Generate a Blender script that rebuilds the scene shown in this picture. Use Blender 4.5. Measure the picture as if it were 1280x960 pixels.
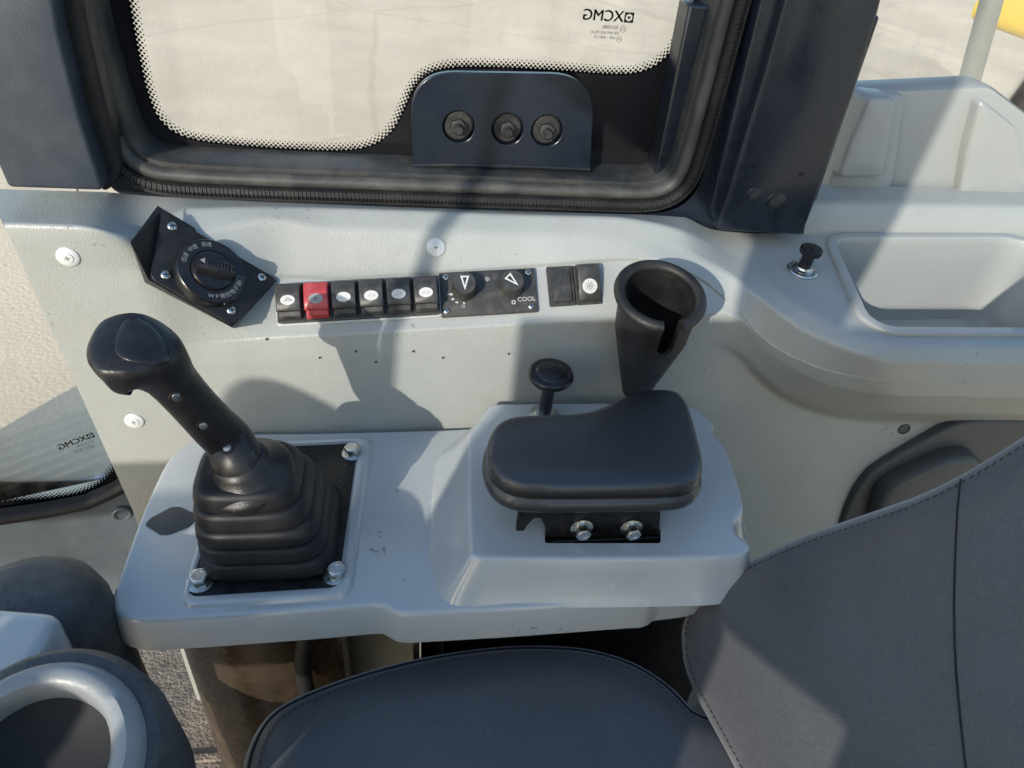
import bpy, bmesh, math, random
import numpy as np
from mathutils import Vector, Matrix
random.seed(7); np.random.seed(7)
S = bpy.context.scene
for o in list(bpy.data.objects): bpy.data.objects.remove(o)
col = S.collection
A = np.array
def nrm(v): v = A(v, float); return v/np.linalg.norm(v)

# ------------------------------------------------------------------ camera
F, CX, CY = 925.0, 640.0, 480.0
_D = nrm((-116, 1207, 925)); _X = nrm((6760, -59, 925)); _X = nrm(_X-_D*_X.dot(_D)); _Y = np.cross(-_D, _X)
RW = A([_X, _Y, -_D]); CAM = A([0, 0, 2.55])
cd = bpy.data.cameras.new('camera'); cam = bpy.data.objects.new('camera', cd); col.objects.link(cam)
cd.sensor_width = 36; cd.lens = 36*F/1280; cd.clip_start = 0.02; cd.clip_end = 500
r_, u_, b_ = RW@A([1,0,0]), RW@A([0,-1,0]), RW@A([0,0,-1])
cam.matrix_world = Matrix(((r_[0],u_[0],b_[0],CAM[0]),(r_[1],u_[1],b_[1],CAM[1]),(r_[2],u_[2],b_[2],CAM[2]),(0,0,0,1)))
S.camera = cam
# ------------------------------------------------------------------ sky, sun, exposure
SUN_DIR = nrm((.526, .764, -.375))
EL = math.asin(-SUN_DIR[2]); AZ = math.atan2(-SUN_DIR[0], -SUN_DIR[1])
w = bpy.data.worlds.new('World'); S.world = w; w.use_nodes = True
nt = w.node_tree; bg = nt.nodes['Background']
sky = nt.nodes.new('ShaderNodeTexSky'); sky.sky_type = 'NISHITA'; sky.sun_disc = False
sky.sun_elevation = EL; sky.sun_rotation = AZ; sky.altitude = 50; sky.air_density = 1.4; sky.dust_density = 1.3; sky.ozone_density = 3.0
nt.links.new(sky.outputs[0], bg.inputs[0]); bg.inputs[1].default_value = 0.15
sl = bpy.data.lights.new('sun', 'SUN'); sl.energy = 2.25; sl.angle = math.radians(0.45); sl.color = (1, .94, .84)
so = bpy.data.objects.new('sun', sl); col.objects.link(so); so.location = (-3, -4, 6)
so.rotation_euler = Vector(SUN_DIR).to_track_quat('-Z', 'Y').to_euler()
S.view_settings.view_transform = 'Standard'; S.view_settings.look = 'None'
S.view_settings.exposure = 0.85; S.view_settings.gamma = 1; S.view_settings.use_curve_mapping = False
S.render.engine = 'CYCLES'; cy = S.cycles; cy.use_denoising = True; cy.use_adaptive_sampling = True; cy.adaptive_threshold = .015
cy.max_bounces = 7; cy.diffuse_bounces = 4; cy.glossy_bounces = 3; cy.transmission_bounces = 3; cy.transparent_max_bounces = 8; cy.caustics_reflective = False; cy.caustics_refractive = False

# ------------------------------------------------------------------ where a line of sight meets a real plane
def ray(px, py): return nrm(RW@A([px-CX, py-CY, F]))
def PY(px, py, y): d = ray(px, py); return CAM+d*(y/d[1])
def PZ(px, py, z): d = ray(px, py); return CAM+d*((z-CAM[2])/d[2])
def PP(px, py, p, n): d = ray(px, py); return CAM+d*(np.dot(A(p)-CAM, n)/np.dot(d, n))

# ------------------------------------------------------------------ materials
def material(name, color, rough=.5, metal=0, spec=.5, bump=None, vary=.0, vscale=8, rvary=.0, coat=0, dust=0, dustcol=(.35,.32,.27), dscale=30, wear=0, sheen=0, speck=0):
    m = bpy.data.materials.new(name); m.use_nodes = True
    N = m.node_tree.nodes; L = m.node_tree.links; b = N['Principled BSDF']
    b.inputs['Roughness'].default_value = rough; b.inputs['Metallic'].default_value = metal
    b.inputs['Specular IOR Level'].default_value = spec; b.inputs['Coat Weight'].default_value = coat
    b.inputs['Coat Roughness'].default_value = .16
    if sheen: b.inputs['Sheen Weight'].default_value = sheen; b.inputs['Sheen Roughness'].default_value = .4
    tc = N.new('ShaderNodeTexCoord'); cs = None
    def noise(scale, detail=3, rg=.6):
        n = N.new('ShaderNodeTexNoise'); n.inputs['Scale'].default_value = scale; n.inputs['Detail'].default_value = detail
        n.inputs['Roughness'].default_value = rg; L.new(tc.outputs['Object'], n.inputs['Vector']); return n
    def ramp(src, a, c, p0=.35, p1=.7):
        r = N.new('ShaderNodeValToRGB'); r.color_ramp.elements[0].position = p0; r.color_ramp.elements[1].position = p1
        r.color_ramp.elements[0].color = (*a, 1); r.color_ramp.elements[1].color = (*c, 1); L.new(src, r.inputs[0]); return r
    c = A(color)
    if vary:
        cs = ramp(noise(vscale).outputs['Fac'], c*(1-vary), np.minimum(c*(1+vary), 1)).outputs[0]
    if dust:
        mx = N.new('ShaderNodeMix'); mx.data_type = 'RGBA'
        f = ramp(noise(dscale, 4, .7).outputs['Fac'], (0,0,0), (dust,)*3, .45, .8)
        L.new(f.outputs[0], mx.inputs['Factor'])
        if cs: L.new(cs, mx.inputs[6])
        else: mx.inputs[6].default_value = (*c, 1)
        mx.inputs[7].default_value = (*dustcol, 1); cs = mx.outputs[2]
    if wear:
        mx = N.new('ShaderNodeMix'); mx.data_type = 'RGBA'
        n = noise(420, 2, .5); mp = N.new('ShaderNodeMapping'); mp.inputs['Scale'].default_value = (1, .25, .6)
        L.new(tc.outputs['Object'], mp.inputs[0]); L.new(mp.outputs[0], n.inputs['Vector'])
        f = ramp(n.outputs['Fac'], (0,0,0), (wear,)*3, .72, .76); L.new(f.outputs[0], mx.inputs['Factor'])
        if cs: L.new(cs, mx.inputs[6])
        else: mx.inputs[6].default_value = (*c, 1)
        mx.inputs[7].default_value = (.3,.29,.27, 1); cs = mx.outputs[2]
    if speck:                                # small dark nicks and grit
        mx = N.new('ShaderNodeMix'); mx.data_type = 'RGBA'; n = noise(150, 1, .5); n2 = noise(11, 2, .5)
        mu = N.new('ShaderNodeMath'); mu.operation = 'MULTIPLY'; L.new(n.outputs['Fac'], mu.inputs[0]); L.new(n2.outputs['Fac'], mu.inputs[1])
        f = ramp(mu.outputs[0], (0,0,0), (speck,)*3, .455, .475); L.new(f.outputs[0], mx.inputs['Factor'])
        if cs: L.new(cs, mx.inputs[6])
        else: mx.inputs[6].default_value = (*c, 1)
        mx.inputs[7].default_value = (.07,.065,.06, 1); cs = mx.outputs[2]
    if cs: L.new(cs, b.inputs['Base Color'])
    else: b.inputs['Base Color'].default_value = (*c, 1)
    if rvary:
        mr = N.new('ShaderNodeMapRange'); L.new(noise(vscale*2.3, 3, .65).outputs['Fac'], mr.inputs[0])
        mr.inputs[1].default_value = .3; mr.inputs[2].default_value = .7
        mr.inputs[3].default_value = max(rough-rvary, .03); mr.inputs[4].default_value = min(rough+rvary, 1); L.new(mr.outputs[0], b.inputs['Roughness'])
    if bump:
        prev = None
        for kind, scale, dist in bump:
            bp = N.new('ShaderNodeBump'); bp.inputs['Distance'].default_value = dist; bp.inputs['Strength'].default_value = 1
            if kind == 'cell':
                t = N.new('ShaderNodeTexVoronoi'); t.inputs['Scale'].default_value = scale; out = t.outputs['Distance']
                nz = noise(scale*.6, 0); ad = N.new('ShaderNodeVectorMath'); ad.operation = 'SCALE'; ad.inputs[3].default_value = .6/scale
                a2 = N.new('ShaderNodeVectorMath'); L.new(nz.outputs['Color'], ad.inputs[0]); L.new(tc.outputs['Object'], a2.inputs[0]); L.new(ad.outputs[0], a2.inputs[1]); L.new(a2.outputs[0], t.inputs['Vector'])
            else:
                t = noise(scale, 1, .5); out = t.outputs['Fac']
            L.new(out, bp.inputs['Height'])
            if prev: L.new(prev, bp.inputs['Normal'])
            prev = bp.outputs[0]
        L.new(prev, b.inputs['Normal'])
    return m
M = {}
M['trim'] = material('grained grey trim plastic', (.35,.366,.347), .38, spec=.6, speck=.35, vary=.05, vscale=5, rvary=.05, bump=[('cell', 560, .0002), ('noise', 60, .0003)], dust=.35, dustcol=(.29,.275,.245), dscale=14)
M['shell'] = material('smooth grey moulded plastic', (.46,.48,.475), .25, spec=.75, speck=.5, vary=.03, vscale=7, rvary=.03, coat=.45, bump=[('noise', 700, .00004), ('noise', 22, .0004)], dust=.10, dustcol=(.36,.35,.32), dscale=9)
M['bin'] = material('satin grey bin plastic', (.33,.345,.335), .34, spec=.6, vary=.04, vscale=7, rvary=.04, coat=.15, bump=[('cell', 900, .00008)], dust=.25, dustcol=(.30,.28,.25), dscale=10)
M['pillar'] = material('blue grey pillar cover', (.034,.043,.058), .36, vary=.12, vscale=10, rvary=.08, bump=[('cell', 700, .0001)], dust=.35, dustcol=(.09,.095,.10), dscale=20)
M['seal'] = material('dusty grey seal rubber', (.045,.045,.043), .55, vary=.2, vscale=25, bump=[('noise', 400, .0002)], dust=.7, dustcol=(.12,.115,.10), dscale=25)
M['ledge'] = material('dust covered window ledge', (.024,.027,.031), .48, vary=.25, vscale=25, rvary=.1, bump=[('noise', 300, .0003)], dust=.8, dustcol=(.10,.093,.076), dscale=22)
M['navy'] = material('dark blue cab paint', (.008,.013,.023), .32, spec=.4, vary=.15, vscale=12, rvary=.10, coat=.3, bump=[('noise', 260, .00015)], dust=.2, dustcol=(.035,.04,.045), dscale=22)
M['navydust'] = material('dusty dark blue cab paint', (.012,.015,.020), .42, spec=.4, vary=.2, vscale=30, rvary=.1, bump=[('noise', 300, .0003)], dust=.6, dustcol=(.06,.056,.046), dscale=35)
M['rubber'] = material('black rubber', (.014,.014,.015), .50, spec=.4, vary=.2, vscale=20, rvary=.1, bump=[('noise', 500, .0002)], dust=.4, dustcol=(.06,.055,.048), dscale=30)
M['bellows'] = material('soft black bellows rubber', (.011,.011,.013), .50, spec=.4, vary=.15, vscale=30, bump=[('noise', 600, .00015)], dust=.3, dustcol=(.05,.046,.04), dscale=45)
M['grip'] = material('black moulded grip', (.010,.010,.012), .40, spec=.45, vary=.15, vscale=30, rvary=.08, bump=[('noise', 900, .00015)], dust=.35, dustcol=(.05,.046,.042), dscale=35, wear=.3)
M['black'] = material('black textured plastic', (.013,.013,.015), .44, spec=.4, vary=.15, vscale=40, rvary=.08, bump=[('cell', 1300, .0001)], dust=.35, dustcol=(.06,.056,.052), dscale=60)
M['switch'] = material('worn charcoal plastic', (.036,.036,.035), .42, spec=.45, vary=.15, vscale=60, rvary=.08, bump=[('noise', 1500, .00008)], dust=.6, dustcol=(.12,.11,.095), dscale=110)
M['blackgloss'] = material('glossy black plastic', (.009,.009,.011), .28, bump=[('noise', 400, .0001)], dust=.3, dustcol=(.07,.07,.07), dscale=50)
M['red'] = material('red rocker plastic', (.40,.045,.05), .38, vary=.1, vscale=60, dust=.35, dustcol=(.42,.22,.20), dscale=90)
M['steel'] = material('zinc plated steel', (.62,.63,.60), .28, 1, vary=.12, vscale=120, rvary=.10, bump=[('noise', 500, .00005)])
M['darksteel'] = material('dull dark steel', (.06,.06,.06), .5, .6, vary=.3, vscale=90, rvary=.15, bump=[('noise', 400, .0004)], dust=.5, dustcol=(.10,.095,.085), dscale=120)
M['bracket'] = material('black painted steel', (.008,.008,.009), .34, spec=.35, vary=.2, vscale=60, rvary=.12, bump=[('noise', 200, .0004)], dust=.3, dustcol=(.06,.05,.045), dscale=70)
M['whitecap'] = material('white plastic', (.60,.62,.62), .35, bump=[('noise', 300, .0001)])
M['print'] = material('white print', (.55,.55,.53), .6)
M['faintprint'] = material('worn white print', (.30,.30,.29), .6)
M['printgrey'] = material('grey printed icon', (.16,.17,.18), .6)
M['frit'] = material('black glass ceramic', (.009,.009,.011), .16, dust=.25, dustcol=(.035,.033,.03), dscale=9)
M['pad'] = material('black pebbled foam skin', (.010,.012,.016), .27, spec=.8, vary=.55, vscale=520, coat=.55, bump=[('cell', 1050, .00045)], dust=.2, dustcol=(.05,.05,.05), dscale=60)
M['vinyl'] = material('dark grey vinyl', (.072,.074,.081), .40, spec=.6, vary=.16, vscale=420, rvary=.05, bump=[('cell', 900, .0002), ('noise', 11, .007)], dust=.2, dustcol=(.12,.115,.11), dscale=120, sheen=.5)
M['thread'] = material('dark thread', (.045,.046,.052), .7)
M['seam'] = material('black seam', (.008,.008,.009), .7)
M['greycover'] = material('grey moulded cover', (.058,.062,.064), .48, vary=.08, vscale=20, bump=[('noise', 300, .0002)])
M['brown'] = material('brown varnished pedestal', (.050,.036,.024), .26, vary=.3, vscale=18, rvary=.1, bump=[('noise', 60, .001)], dust=.4, dustcol=(.14,.10,.07), dscale=25)
M['mat'] = material('brown rubber floor mat', (.20,.165,.135), .75, vary=.25, vscale=60, bump=[('noise', 220, .003)], dust=.7, dustcol=(.34,.29,.24), dscale=35)
M['yellow'] = material('yellow machine paint', (.75,.52,.02), .35, vary=.05, vscale=3, coat=.3)
M['kick'] = material('blue grey kick panel paint', (.075,.092,.108), .36, vary=.15, vscale=10, rvary=.1, bump=[('noise', 30, .001)], dust=.35, dustcol=(.13,.13,.125), dscale=18)
M['galv'] = material('grey painted tube', (.28,.30,.28), .45, vary=.1)
M['tyre'] = material('tyre rubber', (.03,.03,.03), .8, bump=[('noise', 40, .004)], dust=.5, dustcol=(.2,.18,.15), dscale=10)
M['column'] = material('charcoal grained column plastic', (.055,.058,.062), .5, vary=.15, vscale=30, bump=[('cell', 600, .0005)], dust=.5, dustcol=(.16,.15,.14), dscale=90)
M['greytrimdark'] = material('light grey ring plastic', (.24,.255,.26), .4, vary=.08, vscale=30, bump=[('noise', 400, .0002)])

def glass_material():
    m = bpy.data.materials.new('window glass'); m.use_nodes = True
    N = m.node_tree.nodes; L = m.node_tree.links; N.clear()
    o = N.new('ShaderNodeOutputMaterial'); mix = N.new('ShaderNodeMixShader'); t = N.new('ShaderNodeBsdfTransparent'); g = N.new('ShaderNodeBsdfGlossy')
    f = N.new('ShaderNodeFresnel'); f.inputs[0].default_value = 1.5
    t.inputs[0].default_value = (.985,.98,.965,1); g.inputs[0].default_value = (1,1,1,1); g.inputs['Roughness'].default_value = .02
    L.new(f.outputs[0], mix.inputs[0]); L.new(t.outputs[0], mix.inputs[1]); L.new(g.outputs[0], mix.inputs[2]); d = N.new('ShaderNodeBsdfDiffuse'); d.inputs[0].default_value = (.55,.52,.46,1); tc = N.new('ShaderNodeTexCoord'); n = N.new('ShaderNodeTexNoise'); n.inputs['Scale'].default_value = 9; n.inputs['Detail'].default_value = 6; n.inputs['Roughness'].default_value = .7
    mp = N.new('ShaderNodeMapping'); mp.inputs['Scale'].default_value = (1.6, 1, .5); L.new(tc.outputs['Object'], mp.inputs[0]); L.new(mp.outputs[0], n.inputs['Vector'])
    r = N.new('ShaderNodeMapRange'); r.inputs[1].default_value = .42; r.inputs[2].default_value = .8; r.inputs[3].default_value = .004; r.inputs[4].default_value = .11; L.new(n.outputs['Fac'], r.inputs[0])
    m2 = N.new('ShaderNodeMixShader'); L.new(r.outputs[0], m2.inputs[0]); L.new(mix.outputs[0], m2.inputs[1]); L.new(d.outputs[0], m2.inputs[2]); L.new(m2.outputs[0], o.inputs[0])
    return m
M['glass'] = glass_material()

def concrete_material():
    m = material('pale concrete yard', (.82,.665,.475), .9, vary=.06, vscale=1.1, dust=.4, dustcol=(.84,.73,.56), dscale=4, bump=[('noise', 40, .004)])
    N = m.node_tree.nodes; L = m.node_tree.links; b = N['Principled BSDF']
    src = b.inputs['Base Color'].links[0].from_socket
    tc = N.new('ShaderNodeTexCoord')
    n2 = N.new('ShaderNodeTexNoise'); n2.inputs['Scale'].default_value = .8; n2.inputs['Detail'].default_value = 6
    mp = N.new('ShaderNodeMapping'); mp.inputs['Scale'].default_value = (1.0, .28, 1); mp.inputs['Rotation'].default_value = (0,0,.35)
    L.new(tc.outputs['Object'], mp.inputs[0]); L.new(mp.outputs[0], n2.inputs['Vector'])
    v = N.new('ShaderNodeTexVoronoi'); v.feature = 'DISTANCE_TO_EDGE'; v.inputs['Scale'].default_value = .23
    a = N.new('ShaderNodeVectorMath'); s = N.new('ShaderNodeVectorMath'); s.operation = 'SCALE'; s.inputs[3].default_value = .9
    L.new(n2.outputs['Color'], s.inputs[0]); L.new(tc.outputs['Object'], a.inputs[0]); L.new(s.outputs[0], a.inputs[1]); L.new(a.outputs[0], v.inputs['Vector'])
    r = N.new('ShaderNodeValToRGB'); r.color_ramp.elements[0].position = 0; r.color_ramp.elements[1].position = .012
    r.color_ramp.elements[0].color = (.88,.87,.86,1); r.color_ramp.elements[1].color = (1,1,1,1); L.new(v.outputs['Distance'], r.inputs[0])
    r2 = N.new('ShaderNodeValToRGB'); r2.color_ramp.elements[0].position = .3; r2.color_ramp.elements[1].position = .62
    r2.color_ramp.elements[0].color = (.86,.85,.83,1); r2.color_ramp.elements[1].color = (1,1,1,1); L.new(n2.outputs['Fac'], r2.inputs[0])
    x1 = N.new('ShaderNodeMix'); x1.data_type = 'RGBA'; x1.blend_type = 'MULTIPLY'; x1.inputs[0].default_value = 1
    x2 = N.new('ShaderNodeMix'); x2.data_type = 'RGBA'; x2.blend_type = 'MULTIPLY'; x2.inputs[0].default_value = 1
    L.new(src, x1.inputs[6]); L.new(r.outputs[0], x1.inputs[7]); L.new(x1.outputs[2], x2.inputs[6]); L.new(r2.outputs[0], x2.inputs[7]); L.new(x2.outputs[2], b.inputs['Base Color'])
    return m
M['concrete'] = concrete_material()

# ------------------------------------------------------------------ objects
BASE = {}
def thing(name, label, cat, loc, group=None):
    o = bpy.data.objects.new(name, None); col.objects.link(o); o.location = tuple(loc); o.empty_display_size = .02
    o['label'] = label; o['category'] = cat
    if group: o['group'] = group
    BASE[o] = A(loc, float); return o
def obj(name, verts, faces, mat, parent=None, smooth=40, bevel=0, seg=2, sub=0, kind=None, label=None, loc=None):
    base = BASE[parent] if parent in BASE else (A(loc, float) if loc is not None else A([0,0,0.]))
    me = bpy.data.meshes.new(name); me.from_pydata([tuple(A(v)-base) for v in verts], [], [tuple(f) for f in faces]); me.update()
    bm = bmesh.new(); bm.from_mesh(me); bmesh.ops.remove_doubles(bm, verts=bm.verts, dist=1e-6); bmesh.ops.recalc_face_normals(bm, faces=bm.faces); bm.to_mesh(me); bm.free()
    me.materials.append(M[mat])
    o = bpy.data.objects.new(name, me); col.objects.link(o)
    if parent is not None:
        o.parent = parent; BASE[o] = base
    elif loc is not None: o.location = tuple(base)
    if smooth:
        me.shade_smooth(); me.set_sharp_from_angle(angle=math.radians(smooth))
    if bevel:
        b = o.modifiers.new('bevel', 'BEVEL'); b.width = bevel; b.segments = seg; b.limit_method = 'ANGLE'; b.angle_limit = math.radians(35); b.harden_normals = False
        me.shade_smooth(); 
    if sub:
        s = o.modifiers.new('sub', 'SUBSURF'); s.levels = sub; s.render_levels = sub
    if kind: o['kind'] = kind
    if label: o['label'] = label
    return o
def tag(o, label, cat, group=None):
    o['label'] = label; o['category'] = cat
    if group: o['group'] = group
    return o
class G:                                     # gathers vertices and faces
    def __init__(s): s.v = []; s.f = []
    def add(s, v, f):
        n = len(s.v); s.v += [A(p, float) for p in v]; s.f += [[i+n for i in q] for q in f]; return s
class Fr:                                    # a local frame
    def __init__(s, o, ex, ey, ez=None):
        s.o = A(o, float); s.x = nrm(ex); ey = A(ey, float); s.y = nrm(ey-s.x*np.dot(ey, s.x)); s.z = np.cross(s.x, s.y) if ez is None else nrm(ez)
    def __call__(s, x, y, z=0): return s.o+s.x*x+s.y*y+s.z*z
    def at(s, px, py, h=0):                  # pixel to local x, y on the plane at height h
        p = PP(px, py, s.o+s.z*h, s.z)-s.o; return A([np.dot(p, s.x), np.dot(p, s.y)])
    def shift(s, x, y, z=0, rot=0):
        c, n = math.cos(rot), math.sin(rot); return Fr(s(x, y, z), s.x*c+s.y*n, s.y*c-s.x*n)
WORLD = Fr((0,0,0), (1,0,0), (0,1,0))
def rings(rs, closed=True, cap0=False, cap1=False):
    n = len(rs[0]); v = [p for r in rs for p in r]; f = []
    for j in range(len(rs)-1):
        for i in range(n if closed else n-1):
            k = (i+1) % n; f.append([j*n+i, j*n+k, (j+1)*n+k, (j+1)*n+i])
    if cap0: f.append(list(range(n))[::-1])
    if cap1: f.append([(len(rs)-1)*n+i for i in range(n)])
    return v, f
def ccw(p):
    p = [A(q, float) for q in p]; a = sum(p[i-1][0]*p[i][1]-p[i][0]*p[i-1][1] for i in range(len(p))); return p if a > 0 else p[::-1]
def rpoly(pts, r, seg=5):                    # polygon with rounded corners
    pts = [A(p, float) for p in pts]; n = len(pts); out = []
    for i in range(n):
        p, a, b = pts[i], pts[i-1], pts[(i+1) % n]; rr = r[i] if hasattr(r, '__len__') else r
        la, lb = np.linalg.norm(a-p), np.linalg.norm(b-p); t = min(rr, la*.48, lb*.48)
        if t < 1e-6: out.append(p); continue
        q0, q1 = p+(a-p)/la*t, p+(b-p)/lb*t
        for k in range(seg+1):
            s = k/seg; out.append((1-s)**2*q0+2*s*(1-s)*p+s*s*q1)
    return out
def smoothpoly(pts, n=96, it=2, closed=True):  # Chaikin-smoothed, evenly resampled outline
    p = [A(q, float) for q in pts]
    for _ in range(it):
        q = [] if closed else [p[0]]
        for i in range(len(p) if closed else len(p)-1):
            a, b = p[i], p[(i+1) % len(p)]; q += [a*.75+b*.25, a*.25+b*.75]
        if not closed: q.append(p[-1])
        p = q
    return resample(p, n, closed)
def resample(p, n, closed=False):
    p = [A(q, float) for q in p]
    if closed: p = p+[p[0]]
    d = np.r_[0, np.cumsum([np.linalg.norm(p[i+1]-p[i]) for i in range(len(p)-1)])]; P_ = A(p)
    t = np.linspace(0, d[-1], n+1)[:-1] if closed else np.linspace(0, d[-1], n)
    return [A([np.interp(x, d, P_[:, k]) for k in range(P_.shape[1])]) for x in t]
def inset(p, d):
    if d > .0105:                             # far in: shrink about the middle, which cannot fold over
        p = inset(p, .010); a = A(p); c = (a.max(0)+a.min(0))/2; h = (a.max(0)-a.min(0))/2; k = 1-np.minimum((d-.010)/h, .9)
        return [c+(q-c)*k for q in p]
    n = len(p); out = []
    for i in range(n):
        t = nrm(p[(i+1) % n]-p[i-1]); out.append(p[i]+A([-t[1], t[0]])*d)
    return out
def slab(fr, out, z0, z1, bev=.002, seg=3, bbev=0, dome=0):
    out = ccw(out); rs = []
    if bbev:
        for k in range(seg+1):
            a = math.pi/2*k/seg; rs.append([fr(*q, z0+bbev*(1-math.sin(a))) for q in inset(out, bbev*(1-math.sin(a)))] if 0 else [fr(*q, z0+bbev*(1-math.cos(a))) for q in inset(out, bbev*(1-math.sin(a)))])
    else: rs.append([fr(*q, z0) for q in out])
    for k in range(seg+1):
        a = math.pi/2*k/seg; rs.append([fr(*q, z1-bev*(1-math.sin(a))) for q in inset(out, bev*(1-math.cos(a)))])
    return rings(rs, True, True, True)
def lathe(fr, prof, n=32, cap0=False, cap1=False):
    return rings([[fr(r*math.cos(2*math.pi*i/n), r*math.sin(2*math.pi*i/n), z) for i in range(n)] for r, z in prof], True, cap0, cap1)
def tube(path, r, n=10, caps=True):
    path = [A(p, float) for p in path]; rs = []; up = A([.13, .21, 1.])
    for i, p in enumerate(path):
        t = nrm(path[min(i+1, len(path)-1)]-path[max(i-1, 0)])
        if i == 0: a = nrm(np.cross(t, up))
        a = nrm(a-t*np.dot(a, t)); b = np.cross(t, a); rr = r[i] if hasattr(r, '__len__') else r
        rs.append([p+(a*math.cos(2*math.pi*k/n)+b*math.sin(2*math.pi*k/n))*rr for k in range(n)])
    return rings(rs, True, caps, caps)
def box(fr, x0, x1, y0, y1, z0, z1):
    v = [fr(x, y, z) for z in (z0, z1) for x, y in ((x0,y0),(x1,y0),(x1,y1),(x0,y1))]
    return v, [[3,2,1,0],[4,5,6,7],[0,1,5,4],[1,2,6,5],[2,3,7,6],[3,0,4,7]]
def holed(fr, outer, holes, z0, z1):          # plate with real holes
    bm = bmesh.new(); es = []; loops = []
    for lp in [ccw(outer)]+[ccw(h) for h in holes]:
        vs = [bm.verts.new((q[0], q[1], 0)) for q in lp]; loops.append(lp)
        es += [bm.edges.new((vs[i], vs[(i+1) % len(vs)])) for i in range(len(vs))]
    bmesh.ops.triangle_fill(bm, use_beauty=True, use_dissolve=False, edges=es)
    bm.verts.index_update(); v2 = [(v.co.x, v.co.y) for v in bm.verts]; tf = [[v.index for v in f.verts] for f in bm.faces]; bm.free()
    n = len(v2); v = [fr(*q, z1) for q in v2]+[fr(*q, z0) for q in v2]; f = tf+[[i+n for i in q[::-1]] for q in tf]
    k = 0
    for lp in loops:
        m = len(lp)
        for i in range(m): a, b = k+i, k+(i+1) % m; f.append([a, b, b+n, a+n])
        k += m
    return v, f
def sweep(path, normal, prof, closed=False):  # profile (n outward in plane, d along normal) swept along a path in a plane
    path = [A(p, float) for p in path]; N_ = nrm(normal); rs = []
    for i, p in enumerate(path):
        if closed: t = path[(i+1) % len(path)]-path[i-1]
        else: t = path[min(i+1, len(path)-1)]-path[max(i-1, 0)]
        s = nrm(np.cross(N_, nrm(t))); pr = prof(i) if callable(prof) else prof
        rs.append([p+s*a+N_*b for a, b in pr])
    v, f = rings(rs, False); return v, f
def textmesh(body, size, fr, z=0, align='CENTER', mirror=False, extrude=0):
    cu = bpy.data.curves.new('t', 'FONT'); cu.body = body; cu.size = size; cu.align_x = align; cu.align_y = 'CENTER'; cu.fill_mode = 'FRONT'; cu.resolution_u = 3
    o = bpy.data.objects.new('t', cu); col.objects.link(o); bpy.context.view_layer.update()
    me = o.evaluated_get(bpy.context.evaluated_depsgraph_get()).to_mesh()
    sx = -1 if mirror else 1
    v = [fr(sx*q.co.x, q.co.y, z) for q in me.vertices]; f = [list(p.vertices) for p in me.polygons]
    bpy.data.objects.remove(o); bpy.data.curves.remove(cu); return v, f
def disc(fr, rx, ry, z, n=24): return [fr(rx*math.cos(2*math.pi*i/n), ry*math.sin(2*math.pi*i/n), z) for i in range(n)], [list(range(n))]
def ring2(fr, r0, r1, z, n=28): 
    return rings([[fr(r*math.cos(2*math.pi*i/n), r*math.sin(2*math.pi*i/n), z) for i in range(n)] for r in (r0, r1)])
def hexbolt(parent, fr, r=.0055, h=.006, washer=.009, mat='steel', name='bolt', mark='8.8'):
    g = G(); g.add(*lathe(fr, [(washer, 0), (washer, .0013), (washer*.93, .0017), (r*.9, .0018)], 24))
    hx = [A([r*math.cos(math.pi/3*i), r*math.sin(math.pi/3*i)]) for i in range(6)]; hx = rpoly(hx, r*.08, 1)
    v, f = slab(fr, hx, .0017, .0017+h, .0006, 2); g.add(v, f)
    g.add(*lathe(fr, [(r*.78, .0017+h), (r*.72, .0021+h), (r*.45, .0021+h), (r*.42, .0018+h)], 20, False, True))
    return obj(name, g.v, g.f, mat, parent, 30)
def screw(parent, fr, r=.0045, name='screw', mat='steel'):
    g = G(); g.add(*lathe(fr, [(r, 0), (r*.98, .0008), (r*.8, .0017), (r*.45, .0021)], 20, False, True))
    o = obj(name, g.v, g.f, mat, parent, 50); g = G()
    for a in (.4, .4+math.pi/2): g.add(*box(fr.shift(0, 0, 0, a), -r*.55, r*.55, -r*.11, r*.11, .0015, .00225))
    obj('cross_slot', g.v, g.f, 'seam', o, 0)
    return o

# ------------------------------------------------------------------ ground and cab floor
o = obj('ground', [(-120,-60,0),(120,-60,0),(120,240,0),(-120,240,0)], [[0,1,2,3]], 'concrete'); o['kind'] = 'structure'
FL = 1.47
g = G(); g.add(*box(WORLD, -.75, .9, -.75, .93, FL-.05, FL))
o = obj('cab_floor', g.v, g.f, 'mat', bevel=.004); o['kind'] = 'structure'
for i in range(7):                              # raised tread ribs of the floor mat
    y = .535-.03*i; g = G(); g.add(*box(WORLD, -.62, .5, y, y+.012, FL, FL+.006))
    obj('tread_rib', g.v, g.f, 'mat', o, bevel=.002)

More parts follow.
